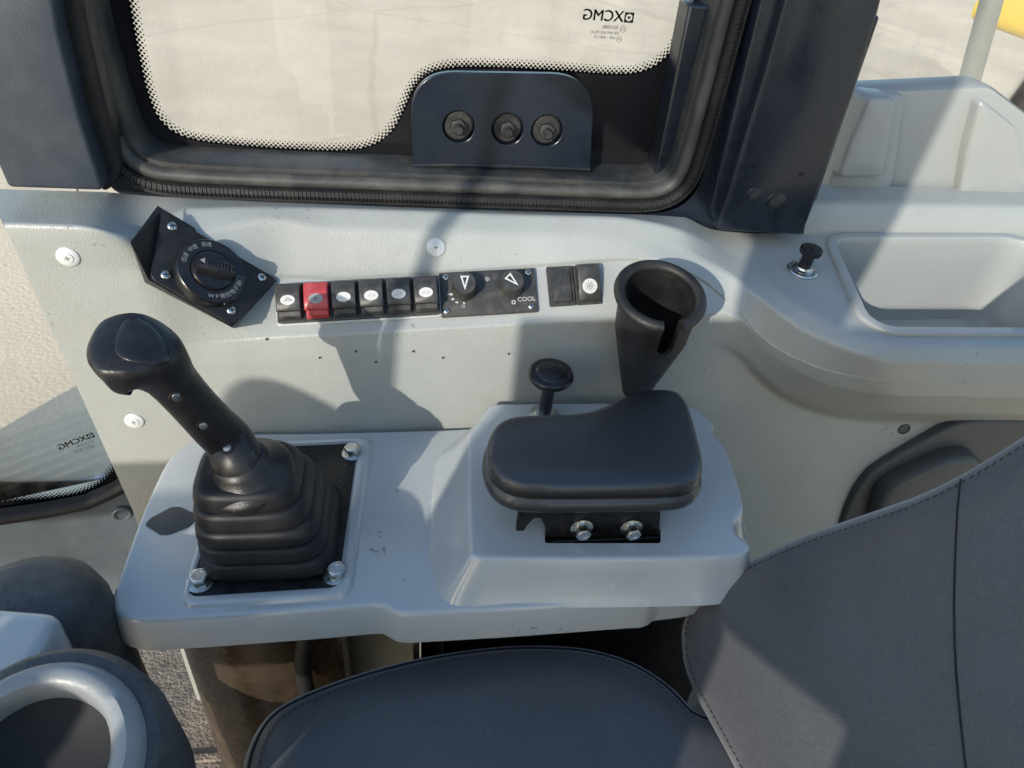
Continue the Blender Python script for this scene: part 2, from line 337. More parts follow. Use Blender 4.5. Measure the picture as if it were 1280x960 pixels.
# ------------------------------------------------------------------ grey side trim
trim = thing('side_trim', 'long grained light grey side trim below the big window, holding the switches', 'trim panel', (0.1, .64, FL))
sp1, sp2 = PY(1150,432,.553), PY(1150,297,.745); SN = nrm(np.cross([1,0,0], sp2-sp1))
def xl(y): return 25+.45*(y-325)
ROW = {
 'R0': [(0,236,.745),(140,240,.745),(190,245,.745),(330,252,.745),(640,264,.745),(800,268,.745),(860,272,.745),(890,284,.745),(930,290,.745)],
 'A': [(0,279,.628),(112,283,.628),(150,298,.634),(185,297,.662),(215,262,.700),(330,258,.722),(520,263,.722),(640,268,.722),(780,271,.712),(840,283,.705),(880,299,.702),(930,328,0)],
 'B': [(0,292,.627),(120,296,.628),(170,312,.638),(205,305,.668),(260,285,.688),(345,272,.702),(410,286,.701),(640,292,.701),(760,294,.697),(840,310,.688),(880,325,.676),(916,343,.6615),(950,372,.632),(986,399,.604),(1008,416,.589),(1051,434,.562),(1080,445,.549),(1110,453,.5435),(1280,456,.542),(1420,456,.542)],
 'C': [(0,330,.627),(170,340,.634),(230,342,.650),(345,343,.6845),(420,346.5,.6862),(540,339.5,.6862),(640,332.5,.6862),(780,321.5,.6818),(830,324.5,.6748),(870,342,.663),(900,365,.648),(920,386,.6375),(945,415,.620),(975,438,.600),(1030,462,.570),(1100,475,.548),(1280,478,.543),(1420,478,.543)],
 'C2': [(0,336,.627),(170,345,.634),(230,346,.650),(335,348,.680),(345,348,.6848),(420,351.5,.6866),(540,344.5,.6866),(640,337.5,.6866),(780,326.5,.682),(830,329.5,.675),(870,346.5,.664),(900,369,.6485),(920,388,.6378),(945,417,.619),(975,440,.599),(1030,464,.569),(1100,477,.548),(1280,480,.543),(1420,480,.543)],
 'D': [(0,420,.629),(160,432,.632),(217,430,.637),(320,424,.638),(382,420,.638),(450,417,.638),(640,406,.638),(780,397,.637),(880,392,.6365),(921,390,.635),(950,430,.615),(990,462,.590),(1040,484,.568),(1100,494,.554),(1280,497,.549),(1420,497,.549)],
 'E': [(0,450,.629),(217,456,.635),(640,432,.637),(860,420,.6365),(905,424,.636),(925,440,.631),(950,468,.619),(970,488,.610),(1010,504,.598),(1047,514,.588),(1100,518,.583),(1280,519,.582),(1420,519,.582)],
 'E2': [(0,460,.629),(217,466,.635),(640,442,.637),(860,430,.6368),(905,433,.6368),(925,447,.638),(950,474,.638),(970,494,.638),(1010,511,.638),(1047,521,.638),(1100,526,.638),(1280,527,.638),(1420,527,.638)],
}
STN = np.r_[np.linspace(0, 345, 36), np.linspace(353, 1400, 132)]
I930 = int(np.argmin(abs(STN-930))); STN[I930] = 930
def rowpts(key, sm=5):
    R = ROW[key]; xs = [p[0] for p in R]
    py = np.interp(STN, xs, [p[1] for p in R]); yy = np.interp(STN, xs, [p[2] if p[2] else .688 for p in R])
    k = np.ones(sm)/sm
    def smo(a): b = np.convolve(np.pad(a, sm//2, mode='edge'), k, 'valid'); return b
    if key in ('A','B','C','C2','D','E','E2'): py, yy = smo(py), smo(yy)
    out = []
    for s, y, d in zip(STN, py, yy):
        x = xl(y)*(1-s/345)+s if s < 345 else s
        out.append((x, y, d))
    return out
def shelfpt(px, py): return PP(px, py, sp1, SN)
rows = {k: [PY(*p) for p in rowpts(k)] for k in ROW}
Aline = [(921,321),(955,350),(992,380),(1030,399),(1057,413),(1090,428),(1120,432),(1280,433),(1420,433)]
for i, s in enumerate(STN):                    # from here on the upper edge lies on the flat shelf
    if s >= 860:
        q = shelfpt(s, np.interp(s, [840]+[p[0] for p in Aline], [283]+[p[1] for p in Aline])); t = min(1, (s-860)/70); rows['A'][i] = rows['A'][i]*(1-t)+q*t
        q0 = shelfpt(s, 291+(s-930)*.012); rows['R0'][i] = rows['R0'][i]*(1-t)+q0*t
order = ['R0','A','B','C','C2','D','E','E2']; RAD = {'A': .005, 'B': .006, 'C': .0014, 'C2': .0012, 'D': .0022, 'E': .014, 'E2': .010}
def fillet(p, r, seg=5):
    out = [p[0]]
    for i in range(1, len(p)-1):
        a, q, b = p[i-1], p[i], p[i+1]; la, lb = np.linalg.norm(a-q)+1e-9, np.linalg.norm(b-q)+1e-9; t0, t1 = min(r[i], la*.49), min(r[i], lb*.49)
        q0, q1 = q+(a-q)/la*t0, q+(b-q)/lb*t1
        if i == 1: out.append(q0+(a-q0)/np.linalg.norm(a-q0)*min(.007, np.linalg.norm(a-q0)*.5))
        for k in range(seg+1): s = k/seg; out.append((1-s)**2*q0+2*s*(1-s)*q+s*s*q1)
    out.append(p[-1]); return out
cols = []
for i, s in enumerate(STN):
    p = [rows[k][i] for k in order]; e = p[-1]
    px_b, py_b = (xl(640)*(1-s/345)+s if s < 345 else s), 640
    m1 = PY(px_b, py_b, .633); m2 = A([m1[0]+.02, .63, FL]) if s > 345 else A([PY(px_b+20, 700, .63)[0], .63, FL])
    p += [m1, m2]
    cols.append(fillet(p, [0]+[RAD[k] for k in order[1:]]+[.01, 0]))
nsec = len(cols[0]); iA = 6                       # profile index where the shelf ends (after A fillet)
v = [p for c_ in cols for p in c_]; f = []
for i in range(len(cols)-1):
    for j in range(nsec-1):
        if i >= I930 and j < 1: continue           # flat shelf with the bin opening is its own sheet
        f.append([i*nsec+j, (i+1)*nsec+j, (i+1)*nsec+j+1, i*nsec+j+1])
pan = obj('panel', v, f, 'trim', trim, 60)
sd = pan.modifiers.new('thick', 'SOLIDIFY'); sd.thickness = .0035; sd.offset = -1; sd.use_rim = False
me = pan.data
nmean = sum((p.normal for p in me.polygons), Vector())
if nmean.y > 0: me.flip_normals()
# shelf sheet with bin opening
SF = Fr(shelfpt(1150,360), (1,0,0), sp2-sp1)
binpx = [(1043,300),(1300,300),(1330,318),(1370,420),(1130,412),(1088,398),(1076,380)]
binpx = [(1041,301),(1262,300),(1300,312),(1390,412),(1108,411),(1085,398)]
bo = ccw([SF.at(*p) for p in binpx]); bo = resample(rpoly(bo, [.016,.02,.02,.02,.02,.02], 6), 90, True)
loop = [c_[1]*.45+c_[2]*.55 for c_ in cols[I930:]]+[c_[0] for c_ in cols[I930:]][::-1]
lo2 = [A([np.dot(p-SF.o, SF.x), np.dot(p-SF.o, SF.y)]) for p in loop]
v, f = holed(SF, lo2, [bo], -.003, -.0004)
obj('shelf', v, f, 'trim', trim, 30)
rim = []
for off, z in ((-.0118,-.001),(-.0116,.0028),(-.0108,.0037),(-.0098,.0040),(-.0030,.0040),(-.0012,.0036),(-.0003,.0022),(.0012,-.006),(.006,-.03),(.008,-.10),(.014,-.112),(.03,-.114)): rim.append([SF(*q, z) for q in inset(bo, off)])
v, f = rings(rim, True, False, True); obj('storage_bin', v, f, 'bin', trim, 40)
# raised ledge behind the shelf
LB = lambda px: shelfpt(px, 291+(px-930)*.012)
pts = []
for px in np.linspace(1004, 1420, 22):
    b0 = LB(px); b0 = b0+A([0,-.001,0]); t0 = b0+A([0,.010,.030]); pts.append([b0+A([0,0,-.004]), b0, b0+A([0,.004,.014]), t0, t0+A([0,.003,.003]), t0+A([0,.012,.004]), t0+A([0,.05,.006])])
v, f = rings(pts, False); lg = obj('ledge', v, f, 'trim', trim, 60)
# screw caps, plugs and drill holes
def facing(px, py, y, n=(0,-1,0)): n = nrm(n); return Fr(PY(px, py, y), np.cross((0,0,1), n), np.cross(n, np.cross((0,0,1), n)))
def surf(px, py):                                # point and normal on the trim panel
    bm = bmesh.new(); bm.from_mesh(pan.data); from mathutils.bvhtree import BVHTree
    t = BVHTree.FromBMesh(bm); d = ray(px, py); h = t.ray_cast(Vector(CAM-BASE[trim]), Vector(d)); bm.free()
    n = A(h[1]); n = -n if np.dot(n, d) > 0 else n
    return A(h[0])+BASE[trim], n
def surffr(px, py, rot=0):
    p, n = surf(px, py); ex = nrm(np.cross((0,0,1), n)); f_ = Fr(p, ex, np.cross(n, ex)); return f_.shift(0, 0, 0, rot)
for px, py in ((85,321),(545,309),(168,526)):
    fr = surffr(px, py); g = G(); g.add(*lathe(fr, [(.0098,0),(.0096,.0010),(.0083,.0019),(.0052,.0022),(.0049,.0029),(.003,.0031)], 28, False, True))
    cap = obj('screw_cap', g.v, g.f, 'whitecap', trim, 40); g = G()
    for a in (.2, .2+math.pi/2): g.add(*box(fr.shift(0,0,0,a), -.0026, .0026, -.0004, .0004, .0027, .0033))
    obj('cross_slot', g.v, g.f, 'printgrey', cap, 0)
for px, py in ((400,447),(445,439),(470,452),(517,439),(554,447),(636,442),(334,424)):
    fr = surffr(px, py); g = G(); g.add(*lathe(fr, [(.0022,.0001),(.0019,.0007),(.0014,.0004),(.0011,-.001)], 12, False, True)); h = obj('rivet_hole', g.v, g.f, 'trim', trim)
    g = G(); g.add(*disc(fr, .0013, .0013, .0006, 10)); obj('dark_bore', g.v, g.f, 'seam', h)
fr = surffr(1130, 536); g = G(); g.add(*lathe(fr, [(.008,0),(.0078,.0015),(.006,.002),(.0055,.001)], 20, False, True)); obj('plug', g.v, g.f, 'greycover', trim)

# ------------------------------------------------------------------ switch band
c0, c1, d0, d1 = PY(345,348,.6848), PY(700,333,.6852), PY(345,423,.638), PY(700,402,.638)
BN = nrm(np.cross(c1-d0, c0-d1)); BN = -BN if np.dot(BN, CAM-c0) < 0 else BN
bc = (c0+c1+d0+d1)/4
BF = Fr(bc, (c1+d1)-(c0+d0), (c0+c1)-(d0+d1)); 
if np.dot(BF.z, BN) < 0: BF.z = -BF.z
BF.o = BF.o+BF.z*.0012
q = [BF.at(*p) for p in ((343,405),(547,393),(552,347),(353,361))]
sx0 = (q[0][0]+q[3][0])/2; sx1 = (q[1][0]+q[2][0])/2; sy0 = (q[0][1]+q[1][1])/2; sy1 = (q[2][1]+q[3][1])/2
rot = math.atan2(q[1][1]-q[0][1], q[1][0]-q[0][0])
SB = BF.shift((sx0+sx1)/2, (sy0+sy1)/2, 0, rot); SW, SH = sx1-sx0, sy1-sy0
SH = max(SH, .040)
print('switch strip', SW, SH, rot)
v, f = slab(SB, rpoly([(-SW/2,-SH/2),(SW/2,-SH/2),(SW/2,SH/2),(-SW/2,SH/2)], .004, 4), -.003, .0030, .0012)
obj('switch_bezel', v, f, 'switch', trim, 40)
v, f = slab(SB, rpoly([(-SW/2-.002,-SH/2-.002),(SW/2+.002,-SH/2-.002),(SW/2+.002,SH/2+.001),(-SW/2-.002,SH/2+.001)], .005, 4), -.003, .0012, .0008)
obj('bezel_lip', v, f, 'shell', trim, 40)
def rocker(parent, fr, W, H, mat, up=True):
    # frame of one switch, then the curved rocker cap
    fw = W*.985
    v, f = holed(fr, rpoly([(-fw/2,-H/2),(fw/2,-H/2),(fw/2,H/2),(-fw/2,H/2)], .001, 2), [rpoly([(-fw*.43,-H*.44),(fw*.43,-H*.44),(fw*.43,H*.44),(-fw*.43,H*.44)], .001, 2)], .001, .0048)
    obj('housing', v, f, 'switch', parent, 30)
    prof = [(-.46,.002),(-.45,.0060),(-.40,.0085),(-.30,.0098),(-.295,.0128),(-.25,.0139),(-.10,.0149),(.10,.0155),(.28,.0152),(.38,.0140),(.43,.0110),(.45,.004),(.45,.002)] if up else [(-.43,.002),(-.43,.0055),(-.40,.0062),(.0,.0062),(.40,.0062),(.43,.0055),(.43,.002)]
    rs = []
    for k, t in enumerate((-1,-.97,-.9,.9,.97,1)):
        dz = [-.0016,-.0006,0,0,-.0006,-.0016][k]
        rs.append([fr(t*W*.44*(1 if a > -.297 else .93), a*H, max(b*1.3+dz, .0015)) for a, b in prof])
    v, f = rings(rs, False); n = len(prof); f += [list(range(n)), [5*n+i for i in range(n)][::-1]]
    return obj('rocker', v, f, mat, parent, 35)
names = [('leftmost charcoal rocker switch, white oval printed with a machine outline', 'switch'), ('red rocker switch with a warning triangle in an oval', 'red'), ('charcoal rocker switch with blank oval just right of the red one', 'switch'), ('charcoal rocker switch with oval icon, fourth from the left', 'switch'), ('charcoal rocker switch with oval icon, fifth from the left', 'switch'), ('rightmost of the six rocker switches, next to the air-conditioning knobs', 'switch')]
W1 = SW/6
for i, (lab, mt) in enumerate(names):
    fr = SB.shift(-SW/2+W1*(i+.5), 0, .0022); t = thing('rocker_switch', lab, 'switch', fr.o, 'row of six rocker switches')
    rk = rocker(t, fr, W1, SH, mt)
    ic = Fr(fr(0, -.05*SH, .0199), fr.x, fr.y+fr.z*.11); g = G(); g.add(*disc(ic, W1*.26, W1*.185, .0001)); obj('oval_icon', g.v, g.f, 'print' if i != 1 else 'greytrimdark', rk, 0)
    g = G()
    if i == 0:
        g.add(*rings([[ic(x*W1*.16, y*W1*.10, .0003) for x, y in ((-1,-.4),(-.5,-.4),(-.5,.3),(.1,1),(.6,.2),(1,.2),(1,-.4))], [ic(x*W1*.12, y*W1*.065, .0003) for x, y in ((-1,-.3),(-.5,-.3),(-.5,.2),(.1,.8),(.6,.1),(1,.1),(1,-.3))]]))
    elif i == 1: g.add([ic(-W1*.11,-W1*.08,.0003), ic(W1*.11,-W1*.08,.0003), ic(0,W1*.12,.0003)], [[0,1,2]])
    elif i > 2:
        g.add(*rings([[ic(x*W1*.13*s, y*W1*.07*s, .0003) for x, y in ((-1,-.6),(-.2,.9),(.4,.1),(1,.7),(.8,-.6))] for s in (1, .85)]))
    if g.v: obj('icon_print', g.v, g.f, 'printgrey', rk, 0)
# air-conditioning panel
q = [BF.at(*p) for p in ((552,397),(673,390),(667,336),(549,342))]
ax = A(q).mean(0); AW = (q[1][0]-q[0][0]+q[2][0]-q[3][0])/2; AH = (q[2][1]-q[1][1]+q[3][1]-q[0][1])/2
AF = BF.shift(ax[0], ax[1], 0, (q[1][1]-q[0][1])/AW*.9); print('ac', AW, AH)
t = thing('air_conditioning_panel', 'black rectangular air-conditioning panel with two ribbed arrow knobs', 'control panel', AF.o)
v, f = slab(AF, rpoly([(-AW/2,-AH/2),(AW/2,-AH/2),(AW/2,AH/2),(-AW/2,AH/2)], .001, 2), -.002, .0028, .0008); obj('face_plate', v, f, 'switch', t, 30)
AT = AF.shift(0, 0, .0028)
for p in ((557,347),(558,389),(660,341),(664,383)):
    x, y = AT.at(*p); screw(t, AT.shift(x, y), .0036)
for (px, py), ang in (((581,354),-.05), ((641,351),.75)):
    x, y = AT.at(px, py, .018); k = AT.shift(x, y, 0); R = .0125; n = 72
    rs = []
    for rr, z, rib in ((1.06,0,0),(1.06,.002,0),(.98,.0028,1),(.94,.016,1),(.91,.0178,.3),(.86,.0188,0)):
        rs.append([k((R*rr+(.0005*rib if i % 2 else 0))*math.cos(2*math.pi*i/n), (R*rr+(.0005*rib if i % 2 else 0))*math.sin(2*math.pi*i/n), z) for i in range(n)])
    v, f = rings(rs, True, True, True); kn = obj('knob', v, f, 'switch', t, 40)
    a = k.shift(0, 0, .0190, ang); tri = [A([-.0046,.0076]), A([.0046,.0076]), A([0,-.0078])]; ti = [A([-.0022,.0060]), A([.0022,.0060]), A([0,-.0030])]
    v, f = rings([[a(*p) for p in tri], [a(*p) for p in ti]]); obj('arrow_print', v, f, 'print', kn, 0)
g = G()
x, y = AT.at(658,374); g.add(*textmesh('COOL', .0066, AT.shift(x, y, .00025)))
x, y = AT.at(642,378); g.add(*ring2(AT.shift(x, y, .00025), .0013, .0022, 0, 14))
x, y = AT.at(579,383); g.add(*textmesh('O', .0045, AT.shift(x, y, .00025)))
x, y = AT.at(560,368); g.add(*textmesh('H', .0042, AT.shift(x, y, .00025)))
x, y = AT.at(609,349); g.add(*textmesh('✻', .0075, AT.shift(x, y, .00025)))
for i, (px, py) in enumerate(((564,368),(566,374),(571,378),(580,379))):
    x, y = AT.at(px, py); g.add(*box(AT.shift(x, y, 0, .6-.45*i), -.0013, .0013, -.0004-.0002*(4-i), .0004+.0002*(4-i), .0001, .0003))
obj('panel_lettering', g.v, g.f, 'print', t, 0, kind='stuff')
# pair of switches right of the panel
q = [BF.at(*p) for p in ((686,385),(752,379),(748,329),(684,337))]
W2 = (q[1][0]-q[0][0]+q[2][0]-q[3][0])/4; H2 = (q[2][1]-q[1][1]+q[3][1]-q[0][1])/2; c2 = A(q).mean(0)
fr = BF.shift(c2[0]-W2/2, c2[1], 0, rot*.8); t = thing('blank_switch_plate', 'flat blank charcoal switch cover beside the air-conditioning panel', 'switch cover', fr.o)
v, f = slab(fr, rpoly([(-W2/2,-H2/2),(W2*.49,-H2/2),(W2*.49,H2/2),(-W2/2,H2/2)], .0015, 3), -.002, .003, .001); obj('frame', v, f, 'switch', t, 30)
v, f = slab(fr, rpoly([(-W2*.38,-H2*.42),(W2*.36,-H2*.42),(W2*.36,H2*.42),(-W2*.38,H2*.42)], .0015, 3), .002, .0052, .0012); obj('cover', v, f, 'switch', t, 30)
fr = BF.shift(c2[0]+W2/2, c2[1], 0, rot*.8); t = thing('rocker_switch', 'charcoal rocker switch with round white lamp icon, left of the cup holder', 'switch', fr.o)
v, f = slab(fr, rpoly([(-W2*.49,-H2/2),(W2/2,-H2/2),(W2/2,H2/2),(-W2*.49,H2/2)], .0015, 3), -.002, .003, .001); obj('frame', v, f, 'switch', t, 30)
prof = [(-.44,.002),(-.44,.006),(-.40,.0085),(-.2,.0115),(.1,.0145),(.3,.016),(.4,.0155),(.45,.012),(.46,.002)]; rs = []
for k, tt in enumerate((-1,-.95,-.85,.85,.95,1)):
    dz = [-.002,-.0006,0,0,-.0006,-.002][k]; rs.append([fr(tt*W2*.42, a*H2, max(b+dz, .0015)) for a, b in prof])
v, f = rings(rs, False); n = len(prof); f += [list(range(n)), [5*n+i for i in range(n)][::-1]]
rk = obj('rocker', v, f, 'switch', t, 35)
sl_ = math.atan2(.0145-.0115, .3*H2); ic = Fr(fr(0, -.12*H2, .0126), fr.x, fr.y*math.cos(sl_)+fr.z*math.sin(sl_)); g = G(); g.add(*disc(ic, .0078, .0078, .0003)); obj('round_icon', g.v, g.f, 'print', rk, 0)
g = G(); g.add(*ring2(ic, .0022, .0030, .0005)); g.add(*disc(ic, .0012, .0012, .0005, 10))
for i in range(10): g.add(*box(ic.shift(0, 0, 0, i*math.pi/5), .0038, .0054, -.0003, .0003, .0004, .00055))
obj('icon_print', g.v, g.f, 'printgrey', rk, 0)

# ------------------------------------------------------------------ throttle dial
dP = [PY(205,268,.674), PY(347,349,.679), PY(190,347,.617)]
dn = nrm(np.cross(dP[1]-dP[0], dP[2]-dP[0])); dn = -dn if np.dot(dn, CAM-dP[0]) < 0 else dn
DF = Fr(PP(262,338,dP[0],dn), dP[1]-dP[0], (0,0,1)); 
DF.y = nrm(np.cross(dn, DF.x)); DF.z = dn
t = thing('throttle_dial', 'black diamond-shaped throttle dial with round knob on wedge housing', 'dial', DF.o)
cor = [DF.at(*p) for p in ((203,264),(347,349),(292,407),(188,347))]
pl2 = ccw(rpoly(cor, [.004,.006,.007,.006], 4))
v, f = slab(DF, pl2, -.004, 0, .001); obj('face_plate', v, f, 'black', t, 30)
bt = [(197,257,.683),(352,350,.695),(294,411,.66),(181,353,.632),(163,303,.624)]
B_ = [PY(*p) for p in bt]; C_ = [DF(*DF.at(*p), -.0035) for p in ((202,263),(348,349),(292,408),(187,348))]
v = C_+B_; f = [[0,1,5+1-1+0,4],[1,2,6,5],[2,3,7,6],[3,0,4,8],[3,8,7]]
f = [[0,1,5,4],[1,2,6,5],[2,3,7,6],[0,4,8,3],[3,8,7],[0,3,2,1]]
obj('wedge_housing', v, f, 'black', t, 0)
for p in ((215,283),(207,344),(327,347),(289,388)): x, y = DF.at(*p); screw(t, DF.shift(x, y, 0, random.random()), .0046)
dc = DF.at(264,340,.008); DK = DF.shift(dc[0], dc[1])
ex0 = DK.at(219,338,.008); ey1 = DK.at(264,300,.008); Rd = (np.linalg.norm(ex0)+np.linalg.norm(ey1)+np.linalg.norm(DK.at(307,340,.008))+np.linalg.norm(DK.at(264,378,.008)))/4; print('dial R', Rd)
v, f = lathe(DK, [(Rd,-.001),(Rd,.009),(Rd*.985,.0105),(Rd*.955,.0115),(Rd*.64,.0115),(Rd*.635,.010),(Rd*.60,.010)], 64); dr = obj('dial_ring', v, f, 'blackgloss', t, 35)
v, f = lathe(DK, [(Rd*.605,.009),(Rd*.60,.0125),(Rd*.57,.014),(Rd*.3,.014)], 48, False, True); kb = obj('knob', v, f, 'blackgloss', t, 35)
p0, p1 = DK.at(252,325,.014), DK.at(295,335,.014); an = math.atan2(p1[1]-p0[1], p1[0]-p0[0])
KH = DK.shift(0, .001, .0138, an); rs = []
for s_, hgt, wd in ((-.56,.001,.10),(-.50,.007,.17),(-.2,.0095,.20),(.3,.0095,.20),(.52,.007,.17),(.57,.001,.12)):
    rs.append([KH(s_*Rd, a*wd*Rd, b*hgt) for a, b in ((-1.5,0),(-1.1,.45),(-.75,.93),(-.5,1),(.5,1),(.75,.93),(1.1,.45),(1.5,0))])
v, f = rings(rs, False, ); f += [list(range(8)), [40+i for i in range(8)][::-1]]; hb = obj('finger_bar', v, f, 'blackgloss', kb, 50)
for i in range(8):
    g = G(); x = (-.30+.095*i)*Rd; g.add(*box(KH, x, x+Rd*.04, -.008*Rd/.04*.5, .11*Rd, .0090, .0106)); obj('grip_rib', g.v, g.f, 'black', kb, bevel=.0003)
g = G(); g.add([KH(-.50*Rd,.02*Rd,.0102), KH(-.36*Rd,-.06*Rd,.0104), KH(-.36*Rd,.12*Rd,.0104)], [[0,1,2]])
for txt, a0, da, sz in (('低速',3.30,.19,.0052), ('中速',2.80,.19,.0052), ('高速',2.26,.19,.0052)):
    for i, ch in enumerate(txt):
        a = a0-da*i; fr = DK.shift(.80*Rd*math.cos(a), .80*Rd*math.sin(a), .0118, a-math.pi/2); g.add(*textmesh(ch, sz, fr))
for i, ch in enumerate('WP微控电子油门'):
    a = -1.25+.215*i; fr = DK.shift(.80*Rd*math.cos(a), .80*Rd*math.sin(a), .0118, a+math.pi/2); g.add(*textmesh(ch, .0055, fr))
obj('dial_lettering', g.v, g.f, 'faintprint', t, 0, kind='stuff')

# ------------------------------------------------------------------ cup holder
cc = PY(825,370,.572); cz = nrm((-.10,-.31,1)); CF = Fr(cc, (1,0,0), np.cross(cz, (1,0,0)))
CF.z = cz; CF.y = nrm(np.cross(cz, CF.x))
t = thing('cup_holder', 'tapered black plastic cup holder with slotted front fixed to the side trim', 'cup holder', cc)
n, prof_o, prof_i = 180, [], []
hs = np.r_[np.linspace(0, -.055, 45), np.linspace(-.06, -.155, 14)]
def rad(h): return .0382-.002*abs(h)/.05 if h > -.05 else .0362-(abs(h)-.05)*.205
def slotted(i, h):
    a = (i/n*360) % 360; hw = 13 if h > -.034 else 13*math.sqrt(max(0, 1-((-.034-h)/.012)**2)); return abs((a-276+180) % 360-180) < hw and h > -.046
v, f = [], []; m = len(hs)
for side in (0, 1):
    for h in hs:
        r = rad(h)-(0 if side == 0 else .0045)
        for i in range(n): a = 2*math.pi*i/n; v.append(CF(r*math.cos(a), r*math.sin(a), h))
idx = lambda s_, j, i: s_*m*n+j*n+i % n
have = [[not slotted(i+.5, (hs[j]+hs[j+1])/2) for i in range(n)] for j in range(m-1)]
for j in range(m-1):
    for i in range(n):
        if not have[j][i]: continue
        f.append([idx(0,j,i), idx(0,j,i+1), idx(0,j+1,i+1), idx(0,j+1,i)]); f.append([idx(1,j,i), idx(1,j+1,i), idx(1,j+1,i+1), idx(1,j,i+1)])
        if not have[j][(i+1) % n]: f.append([idx(0,j,i+1), idx(1,j,i+1), idx(1,j+1,i+1), idx(0,j+1,i+1)])
        if not have[j][i-1]: f.append([idx(0,j,i), idx(1,j,i), idx(1,j+1,i), idx(0,j+1,i)])
        if j and not have[j-1][i]: f.append([idx(0,j,i), idx(0,j,i+1), idx(1,j,i+1), idx(1,j,i)])
f.append([idx(0,m-1,i) for i in range(n)]); f.append([idx(1,m-3,i) for i in range(n)])
obj('cup', v, f, 'rubber', t, 50)
path = [(.0505*math.cos(math.radians(a)), .0505*math.sin(math.radians(a))) for a in np.linspace(276+13.5, 276+346.5, 72)]
rs = []
for x, y in path:
    ur = A([x, y])/.0505; rs.append([CF(*(ur*(.0382+.0056*math.cos(b))), .001+.0052*math.sin(b)) for b in np.linspace(0, 2*math.pi, 14)[:-1]])
v, f = rings(rs, True, True, True); obj('rim', v, f, 'rubber', t, 50)
g = G(); g.add(*box(CF, -.022, .022, .0375, .056, -.06, -.02)); obj('mount', g.v, g.f, 'rubber', t, bevel=.003)

# ------------------------------------------------------------------ cigarette lighter
x, y = SF.at(1003,338); LF = SF.shift(x, y)
t = thing('cigarette_lighter', 'black knobbed cigarette lighter in chrome ring on the grey shelf', 'lighter', LF.o)
v, f = lathe(LF, [(.0165,0),(.0165,.0012),(.0155,.0022),(.0125,.0025),(.0118,.001)], 36); obj('outer_ring', v, f, 'steel', t, 35)
v, f = lathe(LF, [(.0118,.0005),(.0112,.0030),(.0085,.0042),(.0075,.006)], 32, False, True); obj('inner_ring', v, f, 'steel', t, 35)
v, f = lathe(LF, [(.0068,.004),(.0068,.018),(.0075,.0215),(.0118,.0235),(.0122,.0265),(.0118,.0285),(.0095,.0295),(.009,.0288)], 32, False, True); kb = obj('knob', v, f, 'blackgloss', t, 35)
g = G(); g.add(*ring2(LF, .0028, .0036, .0291, 18)); 
for k in (-1,0,1): g.add(*tube([LF(.0015*k-.0006,-.0035,.0291), LF(.0015*k+.0006,0,.0292), LF(.0015*k-.0006,.0035,.0291)], .00025, 5))
obj('icon_print', g.v, g.f, 'switch', kb, 0)

# ------------------------------------------------------------------ side window, seal, cab frame
frame = thing('cab_frame', 'dark blue painted steel cab frame around the windows', 'cab frame', (.1,.76,FL))
YW = .75; WN = A([0,-1,0.])
sp = [(70,-110),(88,-40),(112,60),(140,150),(155,186),(178,207),(220,216),(500,226),(700,233),(785,237),(822,236),(842,225),(853,203),(872,130),(900,20),(918,-50),(934,-110)]
spath = [PY(*p, YW) for p in sp]; spath = smoothpoly(spath, 420, 3, False)
spath = spath[::-1]                              # so that the outward side is away from the glass
def chk():
    t = spath[211]-spath[210]; s = np.cross(WN, nrm(t)); return s[2] < 0
if not chk(): spath = spath[::-1]
# painted steel flange that carries glass and seal
v, f = sweep(spath, WN, [(-.009,-.049),(-.0095,-.024),(-.0085,-.014),(-.0080,-.008),(-.0065,-.004),(.0,-.003),(.004,-.004)]); obj('window_flange', v, f, 'ledge', frame, 40)
win = thing('side_window', 'large side window with dotted black border behind the switch panel', 'window', (.03,.80,2.2))
v, f = sweep(spath, WN, [(-.002,-.004),(-.002,.002),(.001,.0055),(.0045,.0066),(.008,.0055),(.0098,.0035),(.0105,.002)]); sealo = obj('rubber_seal', v, f, 'seal', win, 60)
dense = resample(spath, 1500)
def ribprof(i):
    d = .0012 if i % 6 < 3 else 0
    return [(.0098,-.004),(.0102,.0050),(.0118,.0085+d),(.0165,.0100+d),(.0205,.0085+d),(.0218,.0068),(.0240,.0070),(.0255,.005),(.0255,-.004)]
v, f = sweep(dense, WN, ribprof); obj('ribbed_seal', v, f, 'rubber', win, 30)
YG = .80
cv = [(166,-60),(174,0),(186,70),(197,120),(211,150),(238,164),(300,171),(370,176),(430,178),(462,173),(484,156),(497,128),(507,104),(524,84),(552,73),(600,71),(700,76),(770,82),(805,79),(829,62),(845,36),(855,5),(866,-60)]
gc = [PY(*p, YG) for p in cv]; gc = smoothpoly(gc, 260, 2, False); gc = resample(gc, 260)
GF = Fr((0,YG,0), (1,0,0), (0,0,1))             # local x, y = world x, z
def side(i, pts): t = nrm(pts[min(i+1, len(pts)-1)]-pts[max(i-1, 0)]); return nrm(np.cross(t, A([0,-1,0])))
s0 = side(60, gc); sg = 1 if s0[2] < 0 else -1
# solid ceramic border
outer = []
for i, p in enumerate(gc):
    n_ = side(i, gc)*sg; outer.append(p+n_*.0085)
far = [PY(*p, YG) for p in ((80,-60),(110,60),(140,180),(175,240),(300,262),(520,270),(760,275),(860,270),(890,200),(930,60),(960,-60))]; far = resample(far, 260)
v, f = rings([outer, far], False); obj('ceramic_border', [q+A([0,-.0015,0]) for q in v], f, 'frit', win, 0)
